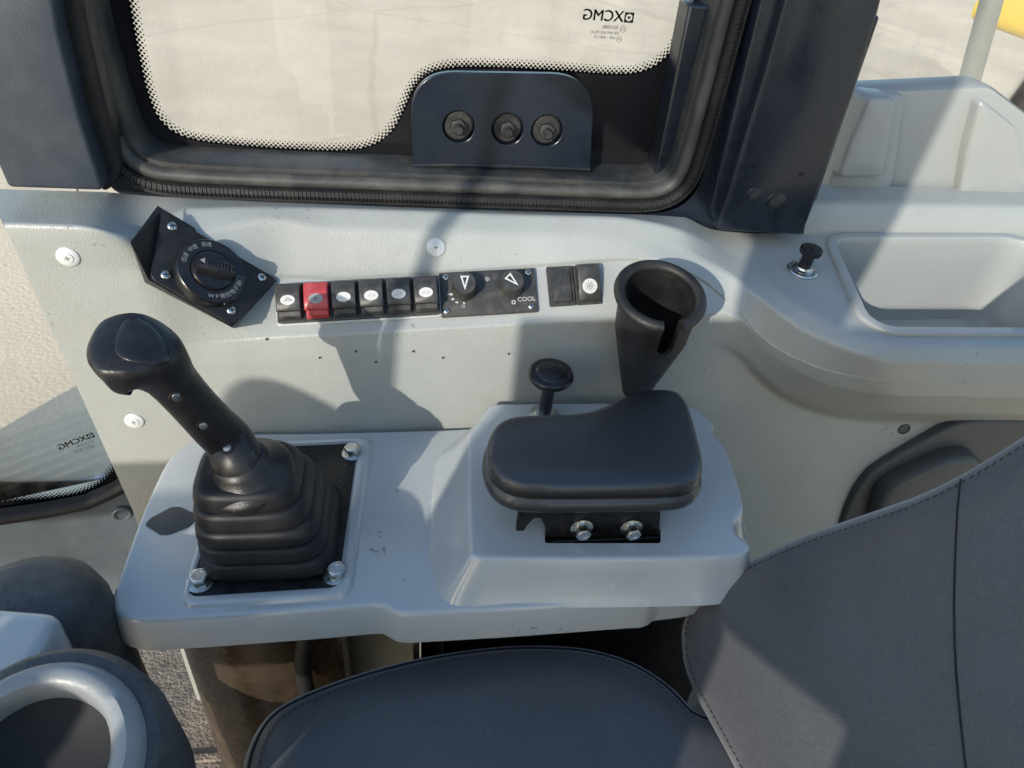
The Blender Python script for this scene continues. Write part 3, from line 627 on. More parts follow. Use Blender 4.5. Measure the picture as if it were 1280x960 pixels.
# rows of dots
dl = resample(gc, 2600); seglen = np.linalg.norm(dl[1]-dl[0]); pitch = .0048; g = G()
tot = seglen*2599; nd = int(tot/pitch)
for row in range(4):
    for k in range(nd):
        i = int(((k+.5*(row % 2))*pitch)/seglen)
        if i >= 2599: continue
        n_ = side(i, dl)*sg; c_ = dl[i]+n_*(.0085-.0002-.0024*row); r = (.0019,.00145,.0011,.0007)[row]
        fr = Fr(c_+A([0,-.0015,0]), (1,0,0), (0,0,1)); g.add(*disc(fr.shift(0,0,0,.3), r, r, 0, 8))
o = obj('ceramic_dots', g.v, g.f, 'frit', win, 0); o['kind'] = 'stuff'
gp = [PY(*p, YG) for p in ((60,-160),(980,-160),(960,285),(100,285))]; obj('glass', gp+[p+A([0,.005,0]) for p in gp], [[0,1,2,3],[4,7,6,5],[0,4,5,1],[1,5,6,2],[2,6,7,3],[3,7,4,0]], 'glass', win, 0)
def glassmark(parent, fr, s):                   # printed maker's mark, read from outside, so mirrored in here
    g = G(); g.add(*textmesh('XCMG', .0165*s, fr.shift(-.006*s,0), mirror=True))
    for dx in (.0002, -.0002): g.add(*textmesh('XCMG', .0165*s, fr.shift(-.006*s+dx*2*s, dx*s, .00001), mirror=True))
    lg = fr.shift(.0245*s, 0); sq = [A(p)*s for p in ((-.0055,-.0055),(.0055,-.0055),(.0055,.0055),(-.0055,.0055))]; hx = [A([.0042*math.cos(a), .0042*math.sin(a)])*s for a in (math.pi/6+math.pi/3*k for k in range(6))]
    v, f = holed(lg, sq, [hx], 0, .0001); g.add(v, f); g.add([lg(-.0024*s,.0012*s), lg(.0024*s,.0012*s), lg(0,-.0026*s)], [[0,1,2]])
    g.add(*textmesh('E010980', .0052*s, fr.shift(.004*s,-.0115*s), mirror=True)); g.add(*ring2(fr.shift(.0195*s,-.0125*s), .0032*s, .0036*s, 0)); g.add(*textmesh('CCC', .0036*s, fr.shift(.0195*s,-.0125*s), mirror=True))
    g.add(*textmesh('DB M49 AS2 M210', .0042*s, fr.shift(-.001*s,-.0175*s), mirror=True)); g.add(*textmesh('43R - 000110', .0046*s, fr.shift(-.0005*s,-.0225*s), mirror=True)); g.add(*ring2(fr.shift(.0165*s,-.0235*s), .0030*s, .0034*s, 0)); g.add(*textmesh('E4', .0040*s, fr.shift(.0165*s,-.0235*s), mirror=True))
    g.add(*textmesh('. . . . .', .0042*s, fr.shift(0,-.0295*s), mirror=True))
    obj('maker_mark', g.v, g.f, 'frit', parent, 0, kind='stuff')
q = GF.at(760,20); glassmark(win, Fr((q[0]+.0, YG-.0015, q[1]), (1,0,0), (0,0,1)), .88)
# bracket with three studs
YB = .772; BK = Fr((0,YB,0), (1,0,0), (0,0,1))
bl = ccw(rpoly([BK.at(*p) for p in ((516,207),(512,88),(743,92),(737,212))], [0,.045,.045,0], 10))
holes = [[BK.at(px, py)+A([.0165*math.cos(a), .0165*math.sin(a)]) for a in np.linspace(0, 2*math.pi, 25)[:-1]] for px, py in ((573,157),(634,160),(683,162))]
v, f = holed(BK, bl, holes, -.004, .004); br = obj('bracket_plate', v, f, 'navy', frame, 30, bevel=.001)
for px, py in ((573,157),(634,160),(683,162)):
    x, y = BK.at(px, py); s_ = BK.shift(x, y); 
    v, f = lathe(s_, [(.0155,-.006),(.0155,-.001),(.0135,.0005),(.010,.0005)], 24, True, True); wa = obj('stud_washer', v, f, 'darksteel', br, 35)
    g = G(); hx = [A([.0085*math.cos(math.pi/3*i+.3), .0085*math.sin(math.pi/3*i+.3)]) for i in range(6)]; g.add(*slab(s_, hx, .0, .007, .001)); g.add(*lathe(s_, [(.0045,.006),(.0045,.016),(.0038,.0172)], 16, False, True)); obj('stud_nut', g.v, g.f, 'darksteel', br, 35)
v, f = tube([PY(516,207,.769), PY(570,206,.768), PY(650,208,.768), PY(737,212,.769)], .0022, 8); obj('weld_bead', v, f, 'navydust', br)
# painted wall of the frame around the seal
def inframe(px, py, y): return PY(px, py, y)
lw = [(92,-110),(118,40),(140,140),(150,200),(180,236),(225,246),(500,256),(700,264),(790,268),(838,266),(868,246),(882,210),(905,120),(932,0),(960,-110)]
ls = smoothpoly([PY(*p, .752) for p in lw], 200, 2, False)
of = smoothpoly([PY(*p, .752) for p in ((60,-110),(95,60),(118,180),(130,236),(200,262),(400,272),(600,285),(700,290),(800,300),(890,300),(905,250),(930,150),(960,0),(990,-110))], 200, 2, False)
v, f = rings([ls, of, [p+A([0,.06,0]) for p in of]], False); obj('frame_wall', v, f, 'navy', frame, 30)
# rear pillar (right)
pf = [(983,-110),(957,0+0),(930,150),(905,262),(888,268)]
def extr(name, pix, y, depth, mat, parent, bev=.004, r=0, shift=(0,1,0)):
    a = [PY(*p, y) for p in pix]; d = A(shift)*depth; n = len(a)
    v = a+[p+d for p in a]; f = [list(range(n)), [n+i for i in range(n)][::-1]]+[[i, (i+1) % n, n+(i+1) % n, n+i] for i in range(n)]
    return obj(name, v, f, mat, parent, 0, bevel=bev, seg=3)
rp = extr('rear_pillar', [(1012,-110),(982,0),(960,80),(932,170),(912,240),(899,276),(896,289),(1004,295),(1018,258),(1040,196),(1068,120),(1098,20),(1130,-110)], .715, .06, 'navy', frame, .005)
extr('pillar_fold', [(990,-110),(952,0),(915,150),(888,262),(897,288),(915,288),(914,240),(934,170),(962,80),(984,0),(1014,-110)], .728, .05, 'navy', frame, .004)
for px, py in ((953,217),(1002,218)):
    fr = Fr(PY(px, py, .7145), (1,0,0), (0,0,1)); v, f = lathe(fr, [(.0028,0),(.0024,.0005),(.002,.0002)], 12, False, True); obj('pin_hole', v, f, 'seam', rp)
for px, py, r in ((942,244,.009),(970,253,.012)):
    fr = Fr(PY(px, py, .715), (1,0,0), (0,0,1)); v, f = lathe(fr, [(r,-.0005),(r*.9,.0002),(r*.5,.0004)], 18, False, True); obj('weld_spot', v, f, 'navy', rp, 60)
g = G(); g.add(*box(WORLD, .27, .47, .765, .80, 2.12, 2.42)); obj('pillar_backing', g.v, g.f, 'navy', frame, bevel=.003)
# front pillar (left)
extr('front_pillar', [(-60,-110),(-40,60),(-10,190),(10,235),(128,239),(120,210),(100,150),(72,40),(48,-110)], .705, .05, 'pillar', frame, .004)
extr('front_pillar_return', [(44,-110),(70,40),(98,150),(118,210),(127,240),(136,238),(150,215),(136,150),(110,40),(86,-110)], .728, .03, 'rubber', frame, .006)

# ------------------------------------------------------------------ low front corner window and kick panel
g0, g1 = PZ(0,633,1.72), PZ(150,600,1.72); gx = nrm(g1-g0); gn = nrm(np.cross(gx, (0,0,1))); gn = -gn if np.dot(gn, CAM-g0) < 0 else gn
KF = Fr(g0, gx, (0,0,1)); KF.z = gn
fw = thing('front_corner_window', 'small low corner window with maker mark left of the grey trim', 'window', g0)
def rect3(fr, x0, x1, y0, y1, z): return [fr(x0,y0,z), fr(x1,y0,z), fr(x1,y1,z), fr(x0,y1,z)]
a = rect3(KF, -.5, .3, -.01, .62, -.022); obj('glass', a+[p-gn*.005 for p in a], [[0,1,2,3],[4,7,6,5],[0,4,5,1],[1,5,6,2],[2,6,7,3],[3,7,4,0]], 'glass', fw, 0)
KD = KF.shift(0, 0, -.0205)
dcv = [KD.at(*p) for p in ((-120,640),(-40,632),(10,626),(60,623),(100,617),(125,605),(143,588),(160,560),(185,500))]; dcv = resample(smoothpoly(dcv, 120, 2, False), 120)
ot = [KD.at(*p) for p in ((-120,700),(0,672),(80,660),(150,640),(220,600),(240,540),(250,480))]; ot = resample(ot, 120)
v, f = rings([[KD(*q) for q in dcv], [KD(*q) for q in ot]], False); obj('ceramic_border', v, f, 'frit', fw, 0)
g = G(); dl2 = resample(dcv, 1600); sl2 = np.linalg.norm(dl2[1]-dl2[0])
for row in range(4):
    for k in range(int(sl2*1599/.0058)):
        i = int((k+.5*(row % 2))*.0058/sl2)
        if i > 1598: continue
        t_ = nrm(dl2[i+1]-dl2[i]); n_ = A([-t_[1], t_[0]]); c_ = dl2[i]+n_*(.0004+.0030*row); r = (.0026,.0019,.0015,.0010)[row]; g.add(*disc(KD.shift(*c_), r, r, 0, 8))
o = obj('ceramic_dots', g.v, g.f, 'frit', fw, 0); o['kind'] = 'stuff'
p0, p1 = KD.at(78,558), KD.at(112,545); mid = (p0+p1)/2; glassmark(fw, KD.shift(mid[0], mid[1], .0003, math.atan2(p1[1]-p0[1], p1[0]-p0[0])), np.linalg.norm(p1-p0)/.046)
sp_ = [KF(x, 0) for x in np.linspace(-.5, .3, 60)]
sp_ = [PP(px, np.interp(px, [-300,0,60,110,150,185], [682,650,641,631,613,588]), g0, gn) for px in np.linspace(-300, 185, 60)]
v, f = sweep(sp_ if True else 0, gn, [(-.004,-.02),(-.006,.004),(-.002,.009),(.004,.0095),(.009,.007),(.012,.002),(.013,-.01)]); so_ = obj('rubber_seal', v, f, 'bellows', fw, 60)
# kick panel under the window
kp = [PP(px, np.interp(px, [-300,0,60,110,150,185], [676,644,635,625,607,582]), g0-gn*.003, gn) for px in np.linspace(-300, 230, 24)]
kb_ = [PZ(px, 728-(px-115)*.01, FL+.02) for px in np.linspace(-330, 260, 24)]
v, f = rings([kp, [p*.55+q*.45+A([0,-.012,-.01]) for p, q in zip(kp, kb_)], kb_, [p+A([.02,-.02,-.03]) for p in kb_]], False)
obj('kick_panel', v, f, 'kick', frame, 60)
def kick(px, py): 
    a = PP(150, 594, g0-gn*.003, gn); b = PZ(150, 728, FL+.02); n_ = nrm(np.cross(gx, b-a)); return n_ if np.dot(n_, CAM-a) > 0 else -n_, a
kn_, ka = kick(0, 0); kfr = Fr(PP(152, 636, ka, kn_)+kn_*.010, gx, np.cross(kn_, gx)); kfr.z = kn_
v, f = lathe(kfr, [(.014,-.012),(.014,.002),(.012,.004),(.0095,.003),(.009,.0015),(.004,.001)], 28, False, True); obj('round_plug', v, f, 'kick', frame, 35)

# ------------------------------------------------------------------ rear corner
rt = thing('rear_corner_trim', 'stepped grey moulded trim block below the rear window at right', 'trim panel', PY(1150,258,.80))
def block(name, pix, y, prof, mat='bin', parent=rt):
    base = [PY(*p, y) for p in pix]; c_ = sum(base)/len(base); out = ccw([(p[0], p[2]) for p in base]); fr = Fr((0,y,0), (1,0,0), (0,0,1)); o2 = resample(rpoly(out, .008, 5), 120, True)
    ao = A(o2); cm = (ao.max(0)+ao.min(0))/2; hm = (ao.max(0)-ao.min(0))/2; rs = [[fr(*(cm+(q-cm)*(1-d/hm)), z) for q in o2] for d, z in prof]; cen = sum(rs[-1])/len(rs[-1]); rs += [[cen+(q-cen)*k for q in rs[-1]] for k in (.5, .02)]; v, f = rings(rs, True, False, True); return obj(name, v, f, mat, parent, 45)
block('back_plate', [(1012,262),(1300,266),(1290,150),(1225,100),(1060,108),(1045,180)], .84, [(0,-.02),(0,.015),(.003,.02),(.008,.021)])
block('left_step', [(1022,240),(1100,240),(1108,215),(1122,112),(1068,112),(1040,190)], .825, [(0,-.01),(0,.014),(.0015,.0175),(.004,.019)])
block('left_pad', [(1034,211),(1088,211),(1098,160),(1106,114),(1072,113),(1050,165)], .815, [(0,-.01),(0,.024),(.0015,.0268),(.004,.028)])
block('right_step', [(1186,243),(1269,246),(1272,226),(1264,195),(1256,150),(1212,116),(1196,180)], .825, [(0,-.01),(0,.016),(.002,.0205),(.005,.022)])
block('lower_lip', [(1016,260),(1275,265),(1275,240),(1024,238)], .815, [(0,-.02),(0,.012),(.004,.016),(.009,.017)])
rw = thing('rear_window', 'rear corner window showing the sunlit yard behind the grey block', 'window', PY(1200,200,.90))
a = [PY(*p, .90) for p in ((1000,-160),(1560,-160),(1560,330),(1000,330))]; obj('glass', a+[p+A([0,.005,0]) for p in a], [[0,1,2,3],[4,7,6,5],[0,4,5,1],[1,5,6,2],[2,6,7,3],[3,7,4,0]], 'glass', rw, 0)
g = G(); RF = Fr((0,.899,0), (1,0,0), (0,0,1))
for j in range(5):
    for i in range(60):
        px, py = 1262+i*4.4+(j % 2)*2.2, 190+j*4.0+i*.05; q = RF.at(px, py); r = (.0008,.0012,.0016,.0019,.0024)[j]; g.add(*disc(RF.shift(*q), r, r, 0, 8))
o = obj('ceramic_dots', g.v, g.f, 'frit', rw, 0); o['kind'] = 'stuff'
a = [RF(*RF.at(*p)) for p in ((1255,211),(1540,214),(1540,300),(1240,300))]; obj('ceramic_border', a, [[0,1,2,3]], 'frit', rw, 0)
a = [PY(*p, .88) for p in ((1262,222),(1540,226),(1540,300),(1262,300))]; obj('window_flange', a+[p+A([0,.02,0]) for p in a], [[0,1,2,3],[4,7,6,5],[0,4,5,1],[1,5,6,2],[2,6,7,3],[3,7,4,0]], 'navydust', rw, 0, bevel=.003)
# outside: hand rail and yellow fender
p0, p1 = PY(1256,-60,1.25), PY(1205,125,1.25)
v, f = tube([p1+A([0,0,-.4]), p1, p0, p0+A([0,0,.3])], .018, 14); ho = obj('hand_rail', v, f, 'galv', None, 60, loc=p1+A([0,0,-.4])); tag(ho, 'grey hand rail standing outside the rear window', 'hand rail')

# ------------------------------------------------------------------ control console
ZC = 2.0
con = thing('control_console', 'glossy grey moulded console box carrying joystick and arm pad', 'console', (.03,.5,FL))
ol = [(262,541),(225,556),(206,578),(186,620),(168,665),(150,715),(138,748),(142,768),(170,777),(256,772),(400,762),(470,756),(484,757),(494,767),(510,768),(640,761),(800,750),(815,750),(820,742),(880,735),(925,705),(930,640),(880,530),(820,520),(560,536),(400,540)]
o2 = ccw([PZ(*p, ZC)[:2] for p in ol]); o2 = resample(rpoly(o2, .018, 4), 220, True)
rs = []
for d, z in ((-.003,-.038),(-.003,-.034),(-.002,-.016),(.0,-.005),(.0008,-.0020),(.0024,-.0005),(.005,0)): rs.append([WORLD(*q, ZC+z) for q in inset(o2, d)])
v, f = rings(rs, True, True, True); obj('base_shell', v, f, 'shell', con, 50)
rs = [[WORLD(*q, ZC+z) for q in inset(o2, d)] for d, z in ((.004,-.047),(.003,-.0395),(.03,-.0392))]
v, f = rings(rs, True, True, False); obj('dark_underside', v, f, 'bracket', con, 40)
ZP = 2.042
tp = [(584,505),(700,503),(850,503),(868,509),(884,520),(894,530),(889,537),(894,546),(904,553),(915,580),(925,610),(931,637),(922,647),(917,659),(924,670),(936,676),(938,688),(925,697),(800,699),(640,699),(592,698),(585,690)]
bp = [(549,531),(700,524),(850,518),(880,522),(896,532),(904,542),(902,546),(906,553),(914,565),(927,592),(936,620),(941,645),(936,652),(930,664),(936,676),(950,682),(950,700),(925,724),(800,740),(640,745),(545,748),(537,742)]
t2 = ccw([PZ(*p, ZP)[:2] for p in tp]); b2 = ccw([PZ(*p, ZC+.001)[:2] for p in bp])
t2 = smoothpoly(t2, 240, 1); 
tm = A(t2); tm = sum(np.roll(tm, k, 0) for k in range(-12, 13))/25; b2 = []
for i in range(240):
    t_ = nrm(tm[(i+1) % 240]-tm[i-1]); ox, oy = t_[1], -t_[0]; b2.append(t2[i]+A([ox, oy])*(max(0,-ox)**2*.034+max(0,-oy)**2*.012+max(0,ox)**2*.011+max(0,oy)**2*.004)*(.9))
# align starts
rs = [[WORLD(*q, ZC-.004) for q in inset(b2, -.006)], [WORLD(*q, ZC+.0015) for q in inset(b2, -.003)], [WORLD(*q, ZC+.006) for q in b2]]
mid = [a*.35+b*.65 for a, b in zip(b2, t2)]; tt = inset(t2, .0)
rs += [[WORLD(*q, ZC+.027) for q in mid], [WORLD(*q, ZP-.0030) for q in inset(t2, -.0004)], [WORLD(*q, ZP-.0010) for q in inset(t2, .0008)], [WORLD(*q, ZP-.0002) for q in inset(t2, .0024)], [WORLD(*q, ZP) for q in inset(t2, .0045)]]
v, f = rings(rs); obj('raised_cover', v, f, 'shell', con, 50)
slot = rpoly(ccw([PZ(*p, ZP)[:2] for p in ((681,660),(826,660),(826,679),(681,679))]), .003, 3)
slot2 = rpoly(ccw([PZ(*p, ZP)[:2] for p in ((660,512),(700,512),(700,527),(660,527))]), .003, 3)
v, f = holed(WORLD, inset(t2, .0045), [slot], ZP-.003, ZP); obj('cover_top', v, f, 'shell', con, 30)
v, f = slab(WORLD, inset(slot, -.003), ZP-.02, ZP-.012, .001); obj('slot_floor', v, f, 'seam', con, 0)
# moulded frame round the joystick plate
fo = ccw([PZ(*p, ZC+.004)[:2] for p in ((224,757),(438,744),(465,545),(282,552))]); fi = ccw([PZ(*p, ZC+.004)[:2] for p in ((234,745),(424,733),(449,551),(298,557))])
fo = resample(rpoly(fo, .014, 6), 120, True); fi = resample(rpoly(fi, .008, 6), 120, True)
k0 = int(np.argmin([np.linalg.norm(q-fo[0]) for q in fi])); fi = fi[k0:]+fi[:k0]
rs = [[WORLD(*q, ZC-.002) for q in inset(fo, -.002)], [WORLD(*q, ZC+.0025) for q in fo], [WORLD(*q, ZC+.0040) for q in inset(fo, .0012)], [WORLD(*q, ZC+.0045) for q in inset(fo, .003)], [WORLD(*q, ZC+.0045) for q in inset(fi, -.002)], [WORLD(*q, ZC+.0035) for q in inset(fi, -.0004)], [WORLD(*q, ZC) for q in fi]]
v, f = rings(rs); obj('plate_frame', v, f, 'shell', con, 50)
# grained black inlay
hp = ccw([PZ(*p, ZC+.001)[:2] for p in ((181,656),(187,648),(213,634),(224,633),(244,642),(244,650),(236,658),(210,668),(200,668))]); v, f = slab(WORLD, rpoly(hp, .002, 3), ZC-.001, ZC+.0012, .0006); obj('grip_inlay', v, f, 'greycover', con, 30)
# pedestal below
pc = PZ(350,840,1.70); v, f = lathe(Fr((pc[0]-.005, .53, 0), (1,0,0), (0,1,0)), [(.088,FL),(.088,1.93)], 48, True, True); obj('pedestal', v, f, 'brown', con, 40)
g = G(); g.add(*box(WORLD, 0, .006, .40, .60, FL, 1.945)); obj('support_plate', g.v, g.f, 'brown', con, bevel=.001)
g = G(); g.add(*box(WORLD, .01, .335, .45, .56, FL, 1.93)); obj('support_box', g.v, g.f, 'bracket', con, bevel=.003)

v, f = tube(smoothpoly([A([-.10,.46,1.93]), A([-.12,.44,1.80]), A([-.08,.43,1.66]), A([-.13,.45,1.55]), A([-.17,.47,FL])], 40, 2, False), .009, 10); obj('hose', v, f, 'rubber', con, 60)
v, f = tube(smoothpoly([A([.03,.45,1.94]), A([.02,.42,1.86]), A([.06,.41,1.72]), A([.05,.43,FL])], 40, 2, False), .006, 10); obj('cable', v, f, 'rubber', con, 60)
# ------------------------------------------------------------------ joystick
joy = thing('joystick', 'black joystick leaning left on a ribbed rubber boot and bolted plate', 'joystick', PZ(340,655,ZC))
v, f = slab(WORLD, inset(fi, .0015), ZC-.001, ZC+.0018, .0006); obj('base_plate', v, f, 'bracket', joy, 30)
for p in ((250,725),(420,716),(441,564)):
    q = PZ(*p, ZC+.005); hexbolt(joy, Fr((q[0], q[1], ZC+.0018), (1,.3*random.random(),0), (0,1,0)), .0088, .0080, .0118)
q = PZ(300,566,ZC+.005); hexbolt(joy, Fr((q[0], q[1], ZC+.0018), (1,.2,0), (0,1,0)), .0075, .0075, .0105)
bc0, bc1 = PZ(341,662,ZC+.01), PZ(306,583,ZC+.105)
def sq(n=64, e=4.0):
    out = []
    for i in range(n):
        a = 2*math.pi*i/n; c, s_ = math.cos(a), math.sin(a); r = (abs(c)**e+abs(s_)**e)**(-1/e); out.append((r*c, r*s_))
    return out
SQ = sq(); tiers = 5; rs = []; ht = .104
bell = []
bx0, by0 = .0555, .0565; bc0 = bc0+A([.001,.007,0])
for k in range(tiers):
    for dt, sc in ((.0,.85),(.04,.93),(.12,.985),(.28,1.0),(.68,.995),(.82,.98),(.91,.935),(.96,.85)):
        bell.append(((k+dt)/tiers, sc+(.05 if k == 0 and dt < .5 else 0), 5.5-1.9*(k+dt)/tiers))
bell.append((.985,.80,2.6)); bell.append((1.0,.66,2.3))
rs = []
for h, sc, e in bell:
    c_ = bc0*(1-h)+bc1*h; c_ = A([c_[0], c_[1], ZC+.0018+ht*h]); wx = bx0*(1-.32*h**1.7)*sc*1.02; wy = by0*(1-.40*h**1.6)*sc*1.02
    rs.append([c_+A([x*wx, y*wy, 0]) for x, y in sq(64, e)])
rs.insert(0, [p+A([0,0,-.0005]) for p in [A([bc0[0]+x*bx0*1.07, bc0[1]+y*by0*1.07, ZC+.0018]) for x, y in sq(64, 5)]])
v, f = rings(rs, True, False, True); obj('bellows', v, f, 'bellows', joy, 60)
# handle: sections along a bent spine
top = A([bc1[0], bc1[1], ZC+.0018+ht])
def jy(px, py, y): return PY(px, py, y)
ca = nrm((-.16,-.14,1)); CB = Fr(top+A([.002,-.002,-.008]), (1,0,.16), np.cross(ca, (1,0,0))); CB.z = ca; CB.y = nrm(np.cross(ca, CB.x))
v, f = lathe(CB, [(.030,-.012),(.0355,-.010),(.0378,-.005),(.0382,.0),(.0374,.0025),(.0345,.0050),(.0300,.0085),(.0262,.0125),(.0232,.0170),(.0208,.0220),(.015,.0235)], 48, True, True); obj('collar', v, f, 'grip', joy, 60)
spine = [(top+A([.002,-.002,-.010]), .0205, .0205, 0), (top+A([-.003,-.004,.010]), .0205, .0205, 0),
 (jy(286,551,.474), .0192, .0196, 0), (jy(266,531,.471), .0180, .0184, 0), (jy(240,503,.467), .0172, .0176, 0), (jy(216,476,.463), .0180, .0182, .1), (jy(203,461,.460), .0212, .0208, .5), (jy(188,449,.458), .0268, .0250, .9), (jy(170,442,.456), .0318, .0285, 1), (jy(155,441,.455), .0318, .0285, 1), (jy(141,441,.455), .0290, .0268, 1), (jy(131,443,.455), .0225, .0215, 1), (jy(124,445,.455), .0150, .0145, 1), (jy(119,447,.455), .005, .005, 1)]
P3 = [s_[0] for s_ in spine]; NS = 60
par = np.linspace(0, len(spine)-1, NS); dense_sp = []
def catm(arr, t):
    i = min(int(t), len(arr)-2); u = t-i; p0, p1, p2, p3 = arr[max(i-1,0)], arr[i], arr[i+1], arr[min(i+2, len(arr)-1)]
    return .5*((2*p1)+(-p0+p2)*u+(2*p0-5*p1+4*p2-p3)*u*u+(-p0+3*p1-3*p2+p3)*u**3)
pos = [catm(P3, t) for t in par]; ra = [catm([A(s_[1]) for s_ in spine], t) for t in par]; rb = [catm([A(s_[2]) for s_ in spine], t) for t in par]; fl = [float(catm([A(s_[3]) for s_ in spine], t)) for t in par]
rs = []; vw = nrm(CAM-P3[8]); padn = nrm(A([.05,-.30,1.0]))
for i in range(NS):
    tg = nrm(pos[min(i+1,NS-1)]-pos[max(i-1,0)])
    if i < 10: tg = nrm(tg*(i/10)+A([-.32,-.12,.94])*(1-i/10))
    a = nrm(np.cross(tg, (0,1,0.2))); b = nrm(np.cross(tg, a)); rr = []
    for k in range(40):
        th = 2*math.pi*k/40; d = a*math.cos(th)*float(ra[i])+b*math.sin(th)*float(rb[i]); h = np.dot(d, padn); lim = .42*float(rb[i])
        if fl[i] > .05 and h > lim: d = d-padn*(h-lim)*.85*fl[i]
        rr.append(pos[i]+d)
    rs.append(rr)
v, f = rings(rs, True, True, True); gripo = obj('grip', v, f, 'grip', joy, 75)
# smooth thumb pad set into the top of the knob
pm = [(144,425),(149,412),(156,400),(170,396),(190,407),(207,428),(214,446),(212,455),(198,458),(173,455),(153,450),(143,440)]
bmh = bmesh.new(); bmh.from_mesh(gripo.data)
from mathutils.bvhtree import BVHTree
bt_ = BVHTree.FromBMesh(bmh); gb = BASE[joy]
def ongrip(px, py):
    d = ray(px, py); h = bt_.ray_cast(Vector(CAM-gb), Vector(d)); return (A(h[0])+gb, A(h[1])) if h[0] else (None, None)
pc2 = [p for p in smoothpoly(pm, 48, 1)]; cen = sum(pc2)/len(pc2); rs = []
for s_, up in ((1.0,-.0004),(.985,.0008),(.95,.0012),(.75,.0013),(.5,.0013),(.25,.0013),(.04,.0013)):
    rr = []
    for p in pc2:
        q, n_ = ongrip(*(cen+(p-cen)*s_)); rr.append(q+n_*up if q is not None else rs[-1][len(rr)])
    rs.append(rr)
v, f = rings(rs, True, False, True); obj('thumb_pad', v, f, 'blackgloss', gripo, 60)
for px, py in ((220,496),(254,532),(284,560)):
    q, n_ = ongrip(px, py)
    if q is None: continue
    n_ = n_ if np.dot(n_, CAM-q) > 0 else -n_; fr = Fr(q, np.cross((0,0,1), n_), np.cross(n_, np.cross((0,0,1), n_))); fr.z = n_
    v, f = lathe(fr, [(.0052,.0001),(.0048,.0009),(.0042,.0004)], 18, False, True); sc_ = obj('screw_well', v, f, 'seam', gripo, 30)
    v, f = lathe(fr, [(.0034,.0004),(.003,.0012),(.0016,.0014)], 14, False, True); obj('screw', v, f, 'steel', gripo, 40)
bmh.free()

# ------------------------------------------------------------------ arm pad on bracket
ZB, ZT = 2.094, 2.126
pad = thing('arm_pad', 'black pebbled arm pad, wider at its right end, on a bolted bracket', 'arm pad', PZ(755,670,ZP))
po = [(603,590),(603,566),(612,546),(630,534),(660,531),(725,530),(752,520),(778,506),(805,499),(836,499),(852,507),(862,524),(872,560),(880,595),(876,613),(862,624),(840,628),(740,630),(660,630),(632,624),(613,610)]
p2 = ccw([PZ(*p, ZB+.012)[:2] for p in po]); p2 = smoothpoly(p2, 140, 2)
rs = []
for d, z in ((.006,-.002),(.001,.0),(0,.003),(0,.008),(.0012,.011),(.0035,.0125),(.0040,.0140),(.0028,.0155),(.0030,.0225),(.0038,.0258),(.0055,.0280),(.0080,.0290),(.0104,.0293),(.030,.0295)): rs.append([WORLD(*q, ZB+z) for q in inset(p2, d)])
v, f = rings(rs, True, True, True); obj('pad', v, f, 'pad', pad, 60)
bo_ = [(649,634),(826,640),(824,672),(682,672),(682,660),(676,648),(668,648),(660,656),(655,664),(645,664)]
yb = PZ(755,668,ZP)[1]
bfr = Fr((0,yb,0), (1,0,0), (0,0,1))
bp2 = ccw([bfr.at(*p) for p in bo_]); v, f = slab(bfr, rpoly(bp2, .0015, 2), -.005, 0, .0008); obj('bracket', v, f, 'bracket', pad, 30)
x0, y0 = bfr.at(655,634); x1, y1 = bfr.at(822,640)
g = G(); g.add(*box(bfr, x0, x1, y0-.002, y0+.004, -.05, .002)); obj('top_flange', g.v, g.f, 'bracket', pad, bevel=.0015)
x0, y0 = bfr.at(690,674); x1, _ = bfr.at(822,674)
g = G(); g.add(*box(bfr, x0, x1, y0-.010, y0+.001, .0005, .004)); obj('foot', g.v, g.f, 'bracket', pad, bevel=.001)
for px, py in ((727,659),(789,659)):
    x, y = bfr.at(px, py); hexbolt(pad, Fr(bfr(x, y, .0005), (1,0,.2), (0,0,1)), .0072, .008, .0105)
q = PZ(700,512,ZP); 
# pull knob behind the pad
kc = PZ(680,520,ZP); kz = nrm((.0,-.10,1)); KN = Fr(kc, (1,0,0), np.cross(kz, (1,0,0))); KN.z = kz; KN.y = nrm(np.cross(kz, KN.x))
t = thing('pull_knob', 'black mushroom pull knob with embossed lettering behind the arm pad', 'knob', kc)
hk = .058
v, f = lathe(KN, [(.0072,.0),(.0068,.03),(.0075,hk-.006),(.012,hk-.003),(.0225,hk-.001),(.0238,hk+.002),(.0225,hk+.0055),(.020,hk+.0065),(.016,hk+.0068),(.0155,hk+.0075),(.010,hk+.0092),(.004,hk+.0098)], 48, True, True); mk = obj('mushroom', v, f, 'blackgloss', t, 50)
v, f = lathe(KN, [(.017,-.001),(.016,.0015),(.011,.003),(.0105,.009),(.0078,.0095)], 24, False, True); obj('collar', v, f, 'steel', t, 35)
g = G()
for i, ch in enumerate('PUSH DOWN RELEASE PULL UP BRAKE '):
    if ch == ' ': continue
    a = 2.6-2*math.pi*i/32; fr = KN.shift(.0188*math.cos(a), .0188*math.sin(a), hk+.0070, a-math.pi/2); g.add(*textmesh(ch, .0042, fr))
obj('embossed_lettering', g.v, g.f, 'switch', mk, 0, kind='stuff')

